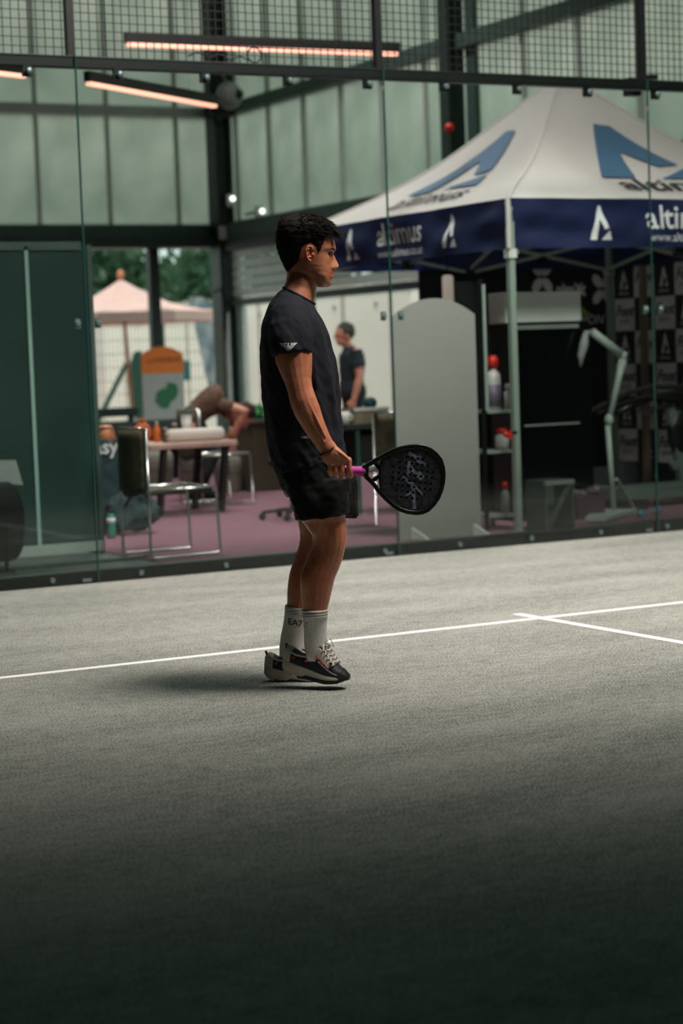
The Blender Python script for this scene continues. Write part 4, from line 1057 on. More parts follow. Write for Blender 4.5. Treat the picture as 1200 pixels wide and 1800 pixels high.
# black drum fan at the left edge
p = fl(8, 1004)
t = thing('drum_fan', 'black ribbed drum fan cut off by the left edge', 'fan', (p.x-0.22, p.y+0.1, 0))
c = V((0, 0, 0.30))
MB().lathe([(0.20, -0.32), (0.25, -0.30), (0.255, -0.1), (0.265, -0.09), (0.255, -0.08), (0.255, 0.08), (0.265, 0.09), (0.255, 0.10), (0.25, 0.30), (0.235, 0.32), (0.215, 0.33), (0.20, 0.32)], c, 32, 'x').build('housing', mat('fan_black', (12, 14, 15), 0.35), t, smooth=True)
for r in (0.06, 0.11, 0.16): MB().tube([c+V((0.335, r*math.cos(a), r*math.sin(a))) for a in [2*math.pi*k/24 for k in range(24)]], 0.004, 5, closed=True).build('grille_ring', M_BLK, t, smooth=True)
for s in (-0.2, 0.2): MB().tube([(s, -0.2, 0.01), (s, -0.26, 0.3), (s, -0.2, 0.01)], 0.014, 6).build('stand_leg', M_BLK, t); MB().tube([(s, 0.2, 0.01), (s, 0.26, 0.3)], 0.014, 6).build('stand_leg', M_BLK, t)
MB().bx(-0.25, 0.25, -0.22, 0.22, 0.0, 0.02).build('stand_base', M_BLK, t)
q = at(14, 840, p.y+0.1)
tag(MB().prism([(-0.25, 0.0), (0.09, -0.05), (0.05, 0.11), (-0.25, 0.12)], (q.x, p.y+0.08, q.z), (1,0,0), (0,0,1), (0, 0.02, 0)).build('grey_folder', M_GREYP, org=(q.x, p.y+0.1, q.z-0.05)), 'grey folder standing on the black drum fan', 'folder')

# white sensor box on the corner column
p = at(393, 409, YF-0.45)
tag(MB().bx(p.x-0.05, p.x+0.07, p.y, p.y+0.04, p.z-0.08, p.z+0.08).build('sensor_box', M_WHITE, org=(p.x, p.y, p.z-0.08), bevel=0.01), 'small white sensor box on the corner column', 'sensor')
M_SPOTL = mat('spot_glow', (255, 250, 240), 0.4, emit=(255, 248, 238), estr=3.0)
for px, py, lab in ((409, 349, 'tiny round lamp on the corner column'), (461, 371, 'tiny round lamp in front of the right facade')):
    p = at(px, py, YF-0.45 if px < 430 else YF-1.3); t = thing('spot_lamp', lab, 'lamp', p[:])
    mb = MB(); ball(mb, (0,0,0), 0.03, 0.03, 0.03, 10, 8); mb.build('bulb', M_SPOTL, t, smooth=True)
    MB().bx(-0.07, 0.02, 0.03, 0.06, -0.1, 0.06).build('mount', M_GREYP, t)
    MB().bar((0, 0.05, 0), (0.02, 0.35 if px < 430 else 0.5, 0), 0.03, 0.03).build('arm', M_GREYP, t)

# ------------------------------------------------------------------ the player
PO = fl(540, 1203)
EX = V(_r0); EY = V((-math.sin(YAW), math.cos(YAW), 0.0))
def pl(px, py, dy=0.0):                       # player's own frame: x = where he faces, y = away from the court side, z up
    d = ray(px, py); t = ((PO+EY*dy)-CAM).dot(EY)/d.dot(EY); P = CAM+d*t-PO
    return V((P.dot(EX), P.dot(EY), P.z))
KP = 1/462.0
def skin_mat(name, rgb, rgb2):
    m = bpy.data.materials.new(name); m.use_nodes = True; nt = m.node_tree; N = nt.nodes; L = nt.links
    b = N['Principled BSDF']; b.inputs['Roughness'].default_value = 0.42; b.inputs['Specular IOR Level'].default_value = 0.5
    b.inputs['Subsurface Weight'].default_value = 0.08; b.inputs['Subsurface Radius'].default_value = (0.02, 0.008, 0.004); b.inputs['Subsurface Scale'].default_value = 0.3
    tc = N.new('ShaderNodeTexCoord'); n = N.new('ShaderNodeTexNoise'); n.inputs['Scale'].default_value = 26; n.inputs['Detail'].default_value = 6; L.new(tc.outputs['Object'], n.inputs['Vector'])
    r = N.new('ShaderNodeValToRGB'); L.new(n.outputs['Fac'], r.inputs['Fac']); r.color_ramp.elements[0].position = .3; r.color_ramp.elements[1].position = .7
    r.color_ramp.elements[0].color = (*lin(rgb2), 1); r.color_ramp.elements[1].color = (*lin(rgb), 1)
    at_ = N.new('ShaderNodeVertexColor'); at_.layer_name = 'tint'
    mx = N.new('ShaderNodeMixRGB'); mx.blend_type = 'MULTIPLY'; mx.inputs[0].default_value = 1.0
    L.new(r.outputs[0], mx.inputs[1]); L.new(at_.outputs['Color'], mx.inputs[2]); L.new(mx.outputs[0], b.inputs['Base Color'])
    n2 = N.new('ShaderNodeTexNoise'); n2.inputs['Scale'].default_value = 220; n2.inputs['Detail'].default_value = 4; L.new(tc.outputs['Object'], n2.inputs['Vector'])
    bp = N.new('ShaderNodeBump'); bp.inputs['Strength'].default_value = 0.25; bp.inputs['Distance'].default_value = 0.004; L.new(n2.outputs['Fac'], bp.inputs['Height']); L.new(bp.outputs[0], b.inputs['Normal'])
    return m
def paint(o, fn):
    me = o.data; a = me.color_attributes.new('tint', 'FLOAT_COLOR', 'POINT'); buf = []
    for v in me.vertices: buf += [*fn(v.co), 1.0]
    a.data.foreach_set('color', buf)
M_SKIN = skin_mat('skin', (206, 138, 104), (186, 116, 84))
def T(rows): return rows
F_T = [(384, 532), (388, 551), (394, 565), (402, 575), (412, 582), (422, 587), (430, 589), (437, 590.5), (441, 589.5), (445, 586.5), (449, 587.5), (455, 590.5), (462, 593.8), (467, 595.8), (470, 595.3), (473, 591.5), (475.5, 587.5), (479, 588.8), (481.5, 585.6), (484, 586.8), (487, 587.0), (491, 583), (495, 583.8), (499, 584), (502, 581.5), (505, 576)]
FB_T = [(384, 532), (388, 551), (394, 565), (402, 575), (412, 582), (422, 586), (437, 587.5), (446, 582.5), (458, 581.5), (475, 581), (490, 579.5), (499, 577), (502, 573), (505, 568)]
B_T = [(384, 520), (388, 508), (394, 499), (402, 493), (412, 489.5), (422, 488), (432, 489), (442, 491.5), (452, 495.5), (462, 499.5), (470, 503), (477, 507), (484, 530), (490, 543), (498, 552), (505, 560)]
W_T = [(384, .012), (388, .038), (394, .055), (402, .066), (412, .073), (424, .0765), (438, .0765), (452, .074), (464, .0705), (474, .066), (484, .059), (492, .049), (499, .037), (505, .018)]
S_T = [(384, .04), (437, .034), (445, .009), (458, .0095), (466, .0125), (471, .0150), (475, .016), (479, .021), (484, .020), (490, .018), (499, .018), (505, .015)]
def head_pt(y, th):                            # y: pixel row of the profile, th: angle from the nose
    F, FB, B, w, sg = (interp(t, y) for t in (F_T, FB_T, B_T, W_T, S_T))
    z0 = pl(540, y).z; xm = (FB*0.52+B*0.48)
    c, s = math.cos(th), math.sin(th)
    sx = math.copysign(abs(c)**(0.80 if c > 0 else 0.95), c); lat = w*math.copysign(abs(s)**0.86, s)
    px = xm+(FB-xm)*sx if c > 0 else xm+(xm-B)*sx
    if c > 0:
        px += (F-FB)*math.exp(-(lat/sg)**2)
        e = math.exp(-((abs(lat)-.031)/.012)**2-((y-446.5)/5.0)**2); px -= 2.4*e        # eye sockets
        px += 1.1*math.exp(-((abs(lat)-.040)/.016)**2-((y-457)/6.5)**2)                      # cheekbones
        px += 1.6*math.exp(-((abs(lat)-.013)/.006)**2-((y-470.5)/3.2)**2)                    # nostril wings
        px += 0.9*math.exp(-((abs(lat)-.026)/.018)**2-((y-438)/3.5)**2)                      # brow ridge
    p = pl(px, y, 0.0); return V((p.x, lat, p.z))
def head_mesh(mb, off=None, y0=384, y1=505, ny=64, nt=72):
    vs = []; fs = []
    for j in range(ny+1):
        y = y0+(y1-y0)*j/ny
        for i in range(nt): vs.append(head_pt(y, 2*math.pi*i/nt))
    for j in range(ny):
        for i in range(nt): fs.append((j*nt+i, j*nt+(i+1) % nt, (j+1)*nt+(i+1) % nt, (j+1)*nt+i))
    fs += [tuple(range(nt-1, -1, -1)), tuple(range(ny*nt, (ny+1)*nt))]
    mb.add(vs, fs)

def lr(l, r, py, dy=0.0, py2=None):           # centre and half width from two silhouette points
    a, b = pl(l, py, dy), pl(r, py if py2 is None else py2, dy); return (a+b)/2, (b-a).length/2
def ringbf(b, f, hw, dy=0.0, k=1.0):
    a, c = pl(b[0], b[1], dy), pl(f[0], f[1], dy); return ((a+c)/2, (c-a)/2*k, V((0, hw*k, 0)))
TORSO = [((498, 507), (552, 535), .078), ((488, 514), (556, 545), .125), ((472, 535), (566, 562), .178), ((461, 566), (578, 590), .200), ((457, 604), (586, 622), .200),
         ((457, 650), (593, 658), .193), ((460, 700), (597, 702), .182), ((466, 750), (600, 748), .174), ((474, 798), (606, 787), .174), ((482, 831), (609, 807), .178)]
body = MB()
loft(body, [ringbf(b, f, w, 0, .93) for b, f, w in TORSO[1:]]+[ringbf((500, 870), (608, 860), .15)], 28, 2.3)
# neck
loft(body, [(*lr(505, 566, 470), 0) for _ in ()] or [
    ((pl(505, 464)+pl(562, 476))/2, (pl(562, 476)-pl(505, 464))/2, V((0, .052, 0))),
    ((pl(504, 482)+pl(560, 494))/2, (pl(560, 494)-pl(504, 482))/2, V((0, .056, 0))),
    ((pl(502, 496)+pl(554, 512))/2, (pl(554, 512)-pl(502, 496))/2, V((0, .060, 0))),
    ((pl(497, 508)+pl(551, 530))/2, (pl(551, 530)-pl(497, 508))/2, V((0, .074, 0))),
    ((pl(490, 522)+pl(552, 548))/2, (pl(552, 548)-pl(490, 522))/2, V((0, .10, 0)))], 24)
head_mesh(body)
ec = lambda px, py, lat: V((pl(px, py).x, lat, pl(px, py).z))
for s in (-1, 1):                              # ears
    body.tube([ec(549.5, 441, s*.077), ec(548, 436.5, s*.083), ec(544.5, 434.3, s*.088), ec(540.5, 436, s*.091), ec(538.2, 442, s*.093), ec(538.6, 449, s*.091), ec(541, 456, s*.089), ec(544.5, 460.3, s*.0855), ec(547.5, 459.5, s*.081)], [.003, .0036, .004, .0042, .0042, .004, .004, .005, .004], 8)
    body.tube([ec(544.5, 440, s*.080), ec(542, 446, s*.083), ec(543, 453, s*.080), ec(546.5, 455, s*.077)], [.003, .0036, .0034, .003], 8)
    mb = [ec(549, 441, s*.070), ec(545, 436, s*.074), ec(540, 439, s*.082), ec(540, 450, s*.082), ec(544, 459, s*.074), ec(549, 456, s*.070)]
    cc_ = sum(mb, V())/6; d = V((0, -s*.006, 0))
    body.add(mb+[p+d for p in mb], [(0,1,2,3,4,5), (11,10,9,8,7,6)]+[(i, (i+1) % 6, 6+(i+1) % 6, 6+i) for i in range(6)])
    ball(body, ec(549.6, 449.5, s*.075), .005, .004, .006, 8, 6)
# near arm (right) and far arm (left, hidden behind the trunk)
ARM = [(510, 556, 26, -.165, .050), (512, 585, 31, -.200, .056), (514, 612, 33, -.217, .063), (516.5, 632, 31.5, -.224, .059), (520.5, 652, 27.5, -.233, .050), (524, 670, 23, -.240, .045),
       (527.5, 686, 21.5, -.246, .043), (532.5, 704, 23, -.250, .044), (540, 723, 22.5, -.252, .042), (550, 745, 19.5, -.252, .037), (562, 767, 16.5, -.251, .030), (571, 782, 15, -.250, .026), (578, 791, 15.5, -.250, .024)]
limb(body, [(pl(x, y, dy), a*KP, b) for x, y, a, dy, b in ARM])
limb(body, [(pl(x+4, y, -dy), a*KP, b) for x, y, a, dy, b in ARM])
def hand(mir):                                 # closed on a grip of radius 17 mm that runs along x
    q = lambda x, y, dy: pl(x, y, dy*mir)
    def seg(a, b, half, th): return ((a+b)/2, (b-a)/2, V((0, th, 0)))
    loft(body, [(q(575, 787, -.250), (q(589, 781, -.25)-q(564, 794, -.25))/2, V((0, .022, 0))),
                (q(581, 797, -.252), (q(598, 788, -.25)-q(566, 805, -.25))/2, V((0, .021, 0))),
                (q(589, 806, -.252), (q(610, 799, -.25)-q(570, 812, -.25))/2, V((0, .018, 0))),
                (q(596, 813, -.252), (q(617, 808, -.25)-q(575, 818, -.25))/2, V((0, .014, 0))),
                (q(597, 817, -.247), (q(616, 814, -.25)-q(577, 820, -.25))/2, V((0, .007, 0)))], 20, 2.4)
    for (x0, y0, x1, y1, x2, y2, r) in ((579, 814.5, 579.0, 827, 581.5, 833.5, .0088), (589.7, 812.5, 589.8, 828, 591.5, 835.5, .0097), (601, 811, 601, 829, 603, 837, .0100), (613, 809, 614, 826, 616.5, 836, .0102)):
        body.tube([q(x0, y0-5, -.249), q(x0, y0, -.2525), q((x0+x1)/2, (y0+y1)/2, -.2545), q(x1, y1, -.2545), q((x1+x2)/2, (y1+y2)/2+1.5, -.249), q(x2, y2+1.5, -.236), q(x2, y2, -.216), q(x2, y2-5, -.203)],
                  [r*.8, r*1.2, r*.96, r*1.04, r*.98, r*.95, r*.9, r*.72], 12)
    body.tube([q(580, 796, -.238), q(588, 806, -.222), q(600, 817, -.203), q(610, 828, -.200), q(616, 835, -.212), q(617, 838, -.224)], [.012, .0135, .0115, .0112, .0105, .008], 12)
hand(1); hand(-1)
for (x0, x1, y0, y1) in ((571, 579, 791, 811), (578, 590, 790, 809), (582, 600.5, 788, 808), (586, 611, 786, 806)):   # tendons
    body.tube([pl(x0+2, y0+3, -.268), pl((x0+x1)/2, (y0+y1)/2, -.2705), pl(x1, y1, -.262)], [.002, .003, .004], 6)
for pts in (((534, 700), (546, 728), (560, 757), (570, 778)), ((541, 706), (556, 735), (572, 769))):                    # forearm veins
    body.tube([pl(x, y, -.289 if i < 2 else -.279) for i, (x, y) in enumerate(pts)], .0035, 6)
# legs
NEAR = [(520, 612, 868), (523, 611, 890), (528, 609, 906), (539, 609, 920), (547, 609.5, 935), (549, 609, 950), (548.5, 606, 963), (544, 603, 976), (537, 597.5, 990), (531, 591, 1005), (528, 587, 1020), (527.5, 583.5, 1036), (529, 580, 1052), (531.5, 576, 1068), (534, 573.5, 1088), (535, 572, 1112), (535, 572, 1134), (537, 572, 1148)]
DB = [.090, .086, .083, .077, .071, .066, .062, .058, .058, .060, .060, .058, .054, .048, .043, .039, .037, .036]
limb(body, [((*lr(l, r, y, -.095+.0000*y)[:1], lr(l, r, y, -.095)[1], b)) for (l, r, y), b in zip(NEAR, DB)])
FARL = [(514, 608, 868), (517, 606, 890), (521, 602, 906), (524, 596, 925), (526.5, 588, 942), (526, 583, 956), (523, 579, 970), (517.5, 573, 985), (512, 567, 1000), (507.5, 561, 1015), (505, 555, 1032), (504, 549, 1048), (504, 544, 1062), (502, 539, 1080), (499, 536, 1100), (496, 534, 1120), (492.5, 533, 1138), (491.5, 534, 1150)]
limb(body, [(lr(l, r, y, .095)[0], lr(l, r, y, .095)[1], b) for (l, r, y), b in zip(FARL, DB)])
# knee cap, calf and thigh relief on the near leg
ball(body, pl(597, 947, -.10), .026, .030, .034); ball(body, pl(541, 1022, -.112), .030, .036, .062); ball(body, pl(562, 915, -.135), .05, .03, .06)
# feet inside the shoes
limb(body, [(pl(553, 1146, -.1), .030, .030), (pl(556, 1168, -.11), .022, .024), (pl(574, 1188, -.122), .012, .02)])
limb(body, [(pl(514, 1148, .1), .030, .030), (pl(518, 1166, .1), .022, .024), (pl(540, 1188, .1), .012, .02)])
body = remesh(body, 0.0030, 4, 0.5)
player = thing('person', 'man in black t-shirt and shorts holding a racket on the court', 'person', PO[:], YAW)
bo = body.build('body', M_SKIN, player, smooth=True)
def zpx(py): return pl(560, py).z
lipx = pl(584, 482); mx_ = pl(570, 482).x
def tint(c):
    r, g, b = 1.0, 1.0, 1.0
    zt_ = c.z
    if zt_ > zpx(512):                          # head
        if zt_ < zpx(470) and c.x > pl(548, 480).x:   # stubble on the jaw
            k = min(1, (zpx(470)-zt_)/.02)*0.45*min(1, (c.x-pl(548, 480).x)/.02)
            r, g, b = 1-k*.62, 1-k*.52, 1-k*.42
        if zpx(489) < zt_ < zpx(477.5) and abs(c.y) < .021 and c.x > pl(582.8, 482).x: r, g, b = .95, .70, .68
        if zpx(479) < zt_ < zpx(475.2) and abs(c.y) < .028 and c.x > pl(582, 477).x: r, g, b = .42, .40, .42       # moustache
        d = (V((c.x, abs(c.y), c.z))-ec(543, 447, .088)).length
        if d < .03: r, g, b = 1.0, .84, .78
    elif zt_ < zpx(912):                         # hair on the legs
        n_ = 0.5+0.5*mnoise.noise(V((c.x*90, c.y*90, c.z*26)));
        k = 0.58+0.30*n_; r, g, b = k*1.02, k*.88, k*.78
    else:
        n_ = 0.5+0.5*mnoise.noise(c*40); k = .90+.1*n_; r, g, b = k, k*.97, k*.95
    return r, g, b
paint(bo, tint)

# eyes and brows
M_EYE = mat('eye_white', (150, 132, 122), 0.25); M_IRIS = mat('iris', (34, 24, 18), 0.15); M_HAIR = mat('hair_dark', (36, 29, 25), 0.7, rgb2=(10, 9, 8), vscale=60, spec=0.18)
for s in (-1, 1):
    c = ec(575.2, 447.2, s*.0300)
    mb = MB(); ball(mb, c, .0118, .0118, .0082, 16, 12); e = mb.build('eye', M_EYE, player, smooth=True)
    mb = MB(); ball(mb, c+V((.0066, s*.002, 0)), .0062, .0075, .0054, 12, 10); mb.build('iris', M_IRIS, e, smooth=True)
    mb = MB(); mb.tube([ec(587, 441.5, s*.012), ec(587.2, 439.2, s*.022), ec(584.0, 438.2, s*.036), ec(577, 438.6, s*.050), ec(570.5, 440.5, s*.060)], [.0022, .0034, .0036, .0028, .001], 8); mb.build('eyebrow', M_HAIR, player, smooth=True)
    mb = MB(); mb.tube([ec(583.2, 445.8, s*.019), ec(584.0, 443.9, s*.027), ec(581.9, 443.7, s*.037), ec(577.0, 446.2, s*.0455)], [.0012, .0018, .0018, .001], 6); mb.build('eyelashes', M_HAIR, player, smooth=True)

# hair: a cap that grows out of the skull plus combed locks
HPOLY = [(587, 402), (581, 411), (573, 415), (569.5, 430), (562, 448), (557.5, 448), (554.5, 437), (549, 431.5), (541, 431), (534.5, 435), (530.5, 445), (527, 461), (514, 473), (505, 478), (460, 478), (460, 350), (600, 350)]
def inpoly(x, y):
    r = False; n = len(HPOLY)
    for i in range(n):
        (x0, y0), (x1, y1) = HPOLY[i], HPOLY[(i+1) % n]
        if (y0 > y) != (y1 > y) and x < (x1-x0)*(y-y0)/(y1-y0)+x0: r = not r
    return r
def hdist(x, y):
    best = 1e9
    for (x0, y0), (x1, y1) in zip(HPOLY[:14], HPOLY[1:14]):
        dx, dy = x1-x0, y1-y0; t = max(0, min(1, ((x-x0)*dx+(y-y0)*dy)/(dx*dx+dy*dy))); best = min(best, math.hypot(x-x0-dx*t, y-y0-dy*t))
    return best
HC = V((pl(537, 430).x, 0, pl(537, 430).z))
def hpx(P):                                     # side-view pixel of a head point (profile plane)
    return 540+(P.x-pl(540, 430).x)/KP*1.0+(P.z-pl(540, 430).z)*-0.0/KP
def hair_t(y, th):
    P = head_pt(y, th); Fx = P.x; a = pl(480, y).x; b = pl(600, y).x; px = 480+(Fx-a)/(b-a)*120
    if not inpoly(px, y): return -.006, px
    d = min(1, hdist(px, y)/9); top = max(0, min(1, (424-y)/30))
    full = .005+.0125*top+.003*max(0, (505-px)/25)
    return -.002+(full+.002)*d**.7, px
hair = MB(); NT, NY = 96, 60
vs_ = []; fs_ = []
for j in range(NY+1):
    y = 384+(480-384)*j/NY
    for i in range(NT):
        th = 2*math.pi*i/NT; P = head_pt(y, th); t_, px = hair_t(y, th); n_ = (P-HC).normalized()
        vs_.append(P+n_*(t_+(.0022*mnoise.noise(P*120) if t_ > 0 else 0)))
for j in range(NY):
    for i in range(NT): fs_.append((j*NT+i, j*NT+(i+1) % NT, (j+1)*NT+(i+1) % NT, (j+1)*NT+i))
o_ = len(vs_); vs_.append(sum(vs_[:NT], V())/NT+V((0, 0, .004)))
for i in range(NT): fs_.append((o_, (i+1) % NT, i))
hair.add(vs_, fs_)
rh = random.Random(11)
def lock(root, d, ln, r, curl):
    up = (root-HC).normalized(); p = [root]
    for k in range(1, 4):
        dd = (d+curl*(k/3.0)).normalized(); p.append(p[-1]+dd*(ln/3))
    hair.tube(p, [r, r*.85, r*.55, r*.12], 4, cap=False)
for _ in range(7000):
    y = rh.uniform(384, 478); th = rh.uniform(0, 2*math.pi)
    t_, px = hair_t(y, th)
    if t_ < .001: continue
    P = head_pt(y, th); n_ = (P-HC).normalized(); root = P+n_*max(0, t_-.004)
    if y < 416 and px > 503:                    # long top combed forward
        f = (px-512)/70
        d = V((1.0, rh.gauss(0, .14), .14-.55*max(0, f-.35)))+n_*(.30-.2*f); d.normalize()
        ln = rh.uniform(.020, .036)*(1+.25*f); lock(root, d, ln, rh.uniform(.0010, .0019), V((.15, rh.gauss(0, .1), -.28)))
    elif y < 398:
        d = (n_*.8+V((rh.gauss(.1, .35), rh.gauss(0, .3), .35))).normalized(); lock(root, d, rh.uniform(.012, .024), rh.uniform(.0009, .0014), V((0, 0, -.2)))
    else:
        d = (n_*.28+V((-.28 if px < 535 else -.1, 0, -1))).normalized(); lock(root, d, rh.uniform(.007, .013), rh.uniform(.0008, .0013), -n_*.2)
for _ in range(110):                            # fringe over the forehead
    lat = rh.uniform(-.045, .045); y = rh.uniform(389, 403)
    p = pl(rh.uniform(560, 577), y+2-abs(lat)*30); root = V((p.x, lat, p.z))
    tip = pl(rh.uniform(590, 612), rh.uniform(410, 424)); d = (V((tip.x, lat*1.05, tip.z))-root); ln = d.length
    lock(root, (d.normalized()+V((0, rh.gauss(0, .1), .28))).normalized(), ln*rh.uniform(.75, 1.05), rh.uniform(.0014, .0030), V((0, rh.gauss(0, .12), -.55)))
for _ in range(60):                             # crown tuft
    p = pl(rh.uniform(514, 534), rh.uniform(384, 389)); lat = rh.gauss(0, .014); lock(V((p.x, lat, p.z)), V((rh.gauss(.25, .35), rh.gauss(0, .3), 1)).normalized(), rh.uniform(.012, .024), .0011, V((.3, 0, 0)))
hair.build('hair', M_HAIR, player, smooth=True)

# t-shirt
M_SHIRT = mat('shirt_black', (17, 21, 31), 0.85, var=0.12, vscale=14, bump=0.25, bscale=500, spec=0.3)
sh = MB()
loft(sh, [ringbf(b, f, w) for b, f, w in TORSO], 32, 2.35)
SLV = [(512, 540, 30, -.11, .062), (509, 556, 36, -.160, .064), (509.5, 578, 37, -.196, .068), (511, 600, 36.5, -.214, .069), (513, 617, 35, -.223, .068), (513.5, 624, 34.5, -.226, .067)]
for mir in (1, -1):
    st = [(pl(x, y, dy*mir), a*KP, b) for x, y, a, dy, b in SLV]; rings = []
    P_s = [s[0] for s in st]
    for i, s in enumerate(st):
        t_ = (P_s[min(i+1, 5)]-P_s[max(i-1, 0)]).normalized(); b_ = (V((0, 1, 0))-t_*t_.y).normalized(); a_ = b_.cross(t_); rings.append((s[0], a_*s[1], b_*s[2]))
    loft(sh, rings, 24)
sh = remesh(sh, 0.0052, 6, 0.5)
za, zb_ = zpx(540), zpx(825)
for i, v in enumerate(sh.v):
    n_ = sh.n[i]; k = min(1, max(0, (za+.02-v.z)/.08))
    d = .0065*mnoise.noise(V((v.x*16+v.z*5, v.y*16, v.z*5.0)))+.004*mnoise.noise(V((v.x*40+v.z*22, v.y*40, v.z*14)))
    if v.x > pl(555, 700).x: d += .004*math.sin((v.y*60+v.z*14+v.x*40))
    low = max(0, 1-(v.z-zb_)/.16); d += low*.006*mnoise.noise(V((v.x*22, v.y*22, v.z*42)))
    sh.v[i] = v+n_*(d*k)
so = sh.build('tshirt', M_SHIRT, player, smooth=True)
b_, f_ = pl(498.5, 506, 0), pl(552, 534.5, 0); c_ = (b_+f_)/2; A_ = (f_-b_)/2*1.0
MB().tube([c_+A_*math.cos(2*math.pi*i/40)+V((0, .079*math.sin(2*math.pi*i/40), 0)) for i in range(40)], .0058, 8, closed=True).build('collar', M_SHIRT, so, smooth=True)
from mathutils.bvhtree import BVHTree
bvh = BVHTree.FromPolygons([tuple(v) for v in sh.v], sh.f)
CAML = V(((CAM-PO).dot(EX), (CAM-PO).dot(EY), CAM.z))
def onshirt(px, py, lift=.0018):
    d = (pl(px, py, -.3)-CAML).normalized(); h = bvh.ray_cast(CAML, d)
    return h[0]-d*lift if h[0] is not None else pl(px, py, -.29)
# sleeve emblem: winged stripes
em = MB(); e0 = V((506.5, 609, 0))
def ept(x, y):
    return onshirt(506.5+x, 608.5+y)
def stripe(x0, x1, y, h=1.5, sl=0.0):
    n = 5
    for i in range(n):
        a, b = i/n, (i+1)/n
        em.add([ept(x0+(x1-x0)*a, y+sl*a), ept(x0+(x1-x0)*b, y+sl*b), ept(x0+.6+(x1-x0-1.2)*b, y+h+sl*b), ept(x0+.6+(x1-x0-1.2)*a, y+h+sl*a)], [(0,1,2,3)])
for k in range(6):
    y = -5.5+k*2.35; w = 15.5-k*2.3; gap = (3.4 if k < 2 else 0.0)
    if gap: stripe(-w, -gap-.6*k, y, 1.5, 0.4); stripe(gap+.6*k, w, y, 1.5, -.4); stripe(-1.7, 1.7, y, 1.5)
    else: stripe(-w, w, y, 1.5)
em.build('sleeve_emblem', mat('emblem_white', (214, 220, 216), 0.6), so)
# hip lettering
tv, tf = text2d('VENTU', 1.0)
MB().add([onshirt(538+x*6.2, 769-y*6.2) for x, y in tv], tf).build('hip_lettering', MATS['emblem_white'], so)
# shorts
M_SHORT = mat('shorts_black', (6, 8, 9), 0.8, var=0.2, vscale=10, spec=0.22)
st = MB()
loft(st, [ringbf((480, 800), (606, 792), .168), ringbf((483, 828), (611, 822), .178), ringbf((492, 852), (617, 846), .182), ringbf((503, 872), (617, 868), .182)], 28, 2.3)
loft(st, [((pl(497, 846, -.09)+pl(616, 838, -.09))/2, (pl(616, 838, -.09)-pl(497, 846, -.09))/2, V((0, .09, 0))), ((pl(511, 880, -.095)+pl(614, 874, -.095))/2, (pl(614, 874, -.095)-pl(511, 880, -.095))/2, V((0, .098, 0))),
          ((pl(519, 905, -.097)+pl(613, 896, -.097))/2, (pl(613, 896, -.097)-pl(519, 905, -.097))/2, V((0, .100, 0))), ((pl(520, 913, -.097)+pl(613, 903, -.097))/2, (pl(613, 903, -.097)-pl(520, 913, -.097))/2, V((0, .100, 0)))], 26, 2.2)
loft(st, [((pl(499, 846, .09)+pl(626, 830, .09))/2, (pl(626, 830, .09)-pl(499, 846, .09))/2, V((0, .09, 0))), ((pl(513, 880, .095)+pl(630, 866, .095))/2, (pl(630, 866, .095)-pl(513, 880, .095))/2, V((0, .098, 0))),
          ((pl(518, 902, .097)+pl(629, 900, .097))/2, (pl(629, 900, .097)-pl(518, 902, .097))/2, V((0, .100, 0))), ((pl(518, 908, .097)+pl(628, 909, .097))/2, (pl(628, 909, .097)-pl(518, 908, .097))/2, V((0, .100, 0)))], 26, 2.2)
st = remesh(st, 0.0055, 5, 0.5)
for i, v in enumerate(st.v):
    d = .006*mnoise.noise(V((v.x*20+v.z*16, v.y*18, v.z*7)))+.003*mnoise.noise(v*45); st.v[i] = v+st.n[i]*d
sho = st.build('shorts', M_SHORT, player, smooth=True)
# hem seams
for (l, r, yl, yr, dy) in ((519.5, 613, 909, 899.5, -.097), (518, 629, 905, 905, .097)):
    a, b = pl(l, yl, dy), pl(r, yr, dy); c = (a+b)/2
    MB().tube([c+(b-a)/2*1.012*math.cos(2*math.pi*i/40)+V((0, .101*math.sin(2*math.pi*i/40), 0)) for i in range(40)], .0028, 6, closed=True).build('hem', M_SHORT, sho, smooth=True)
# wrist band
w0, w1 = pl(563.0, 799.5, -.25), pl(588.5, 785.0, -.25); c = (w0+w1)/2
MB().tube([c+(w1-w0)/2*1.03*math.cos(2*math.pi*i/28)+V((0, .0265*math.sin(2*math.pi*i/28), 0)) for i in range(28)], .0036, 8, closed=True).build('wristband', M_RUBBER, player, smooth=True)

# socks
M_SOCK = mat('sock_white', (214, 212, 206), 0.9, var=0.06, vscale=60, bump=0.25, bscale=260)
def sock(rows, dy, bs):
    mb = MB(); limb(mb, [(lr(l-1.2, r+1.2, y, dy)[0], lr(l-1.2, r+1.2, y, dy)[1], b+.003) for (l, r, y), b in zip(rows, bs)], round_ends=False, n=28)
    s = mb.build('sock', M_SOCK, player, smooth=True)
    for q in (0, 1, 2):
        (l, r, y), b = rows[0], bs[0]; c, a = lr(l-1.4, r+1.4, y+2+q*4.5, dy); MB().tube([c+V((a*math.cos(2*math.pi*i/28), (b+.003)*math.sin(2*math.pi*i/28), 0)) for i in range(28)], .0016, 6, closed=True).build('cuff_rib', M_SOCK, s, smooth=True)
    return s
s1 = sock([(532, 575.5, 1071), (533.5, 574, 1085), (535, 572.5, 1108), (535.5, 572, 1132), (537, 572, 1146), (538, 572, 1160)], -.095, [.054, .047, .041, .038, .038, .038])
s2 = sock([(502, 545, 1066), (500.5, 542, 1085), (498, 538, 1104), (494, 535.5, 1122), (492, 535, 1138), (492, 537, 1152)], .095, [.057, .050, .043, .039, .038, .038])
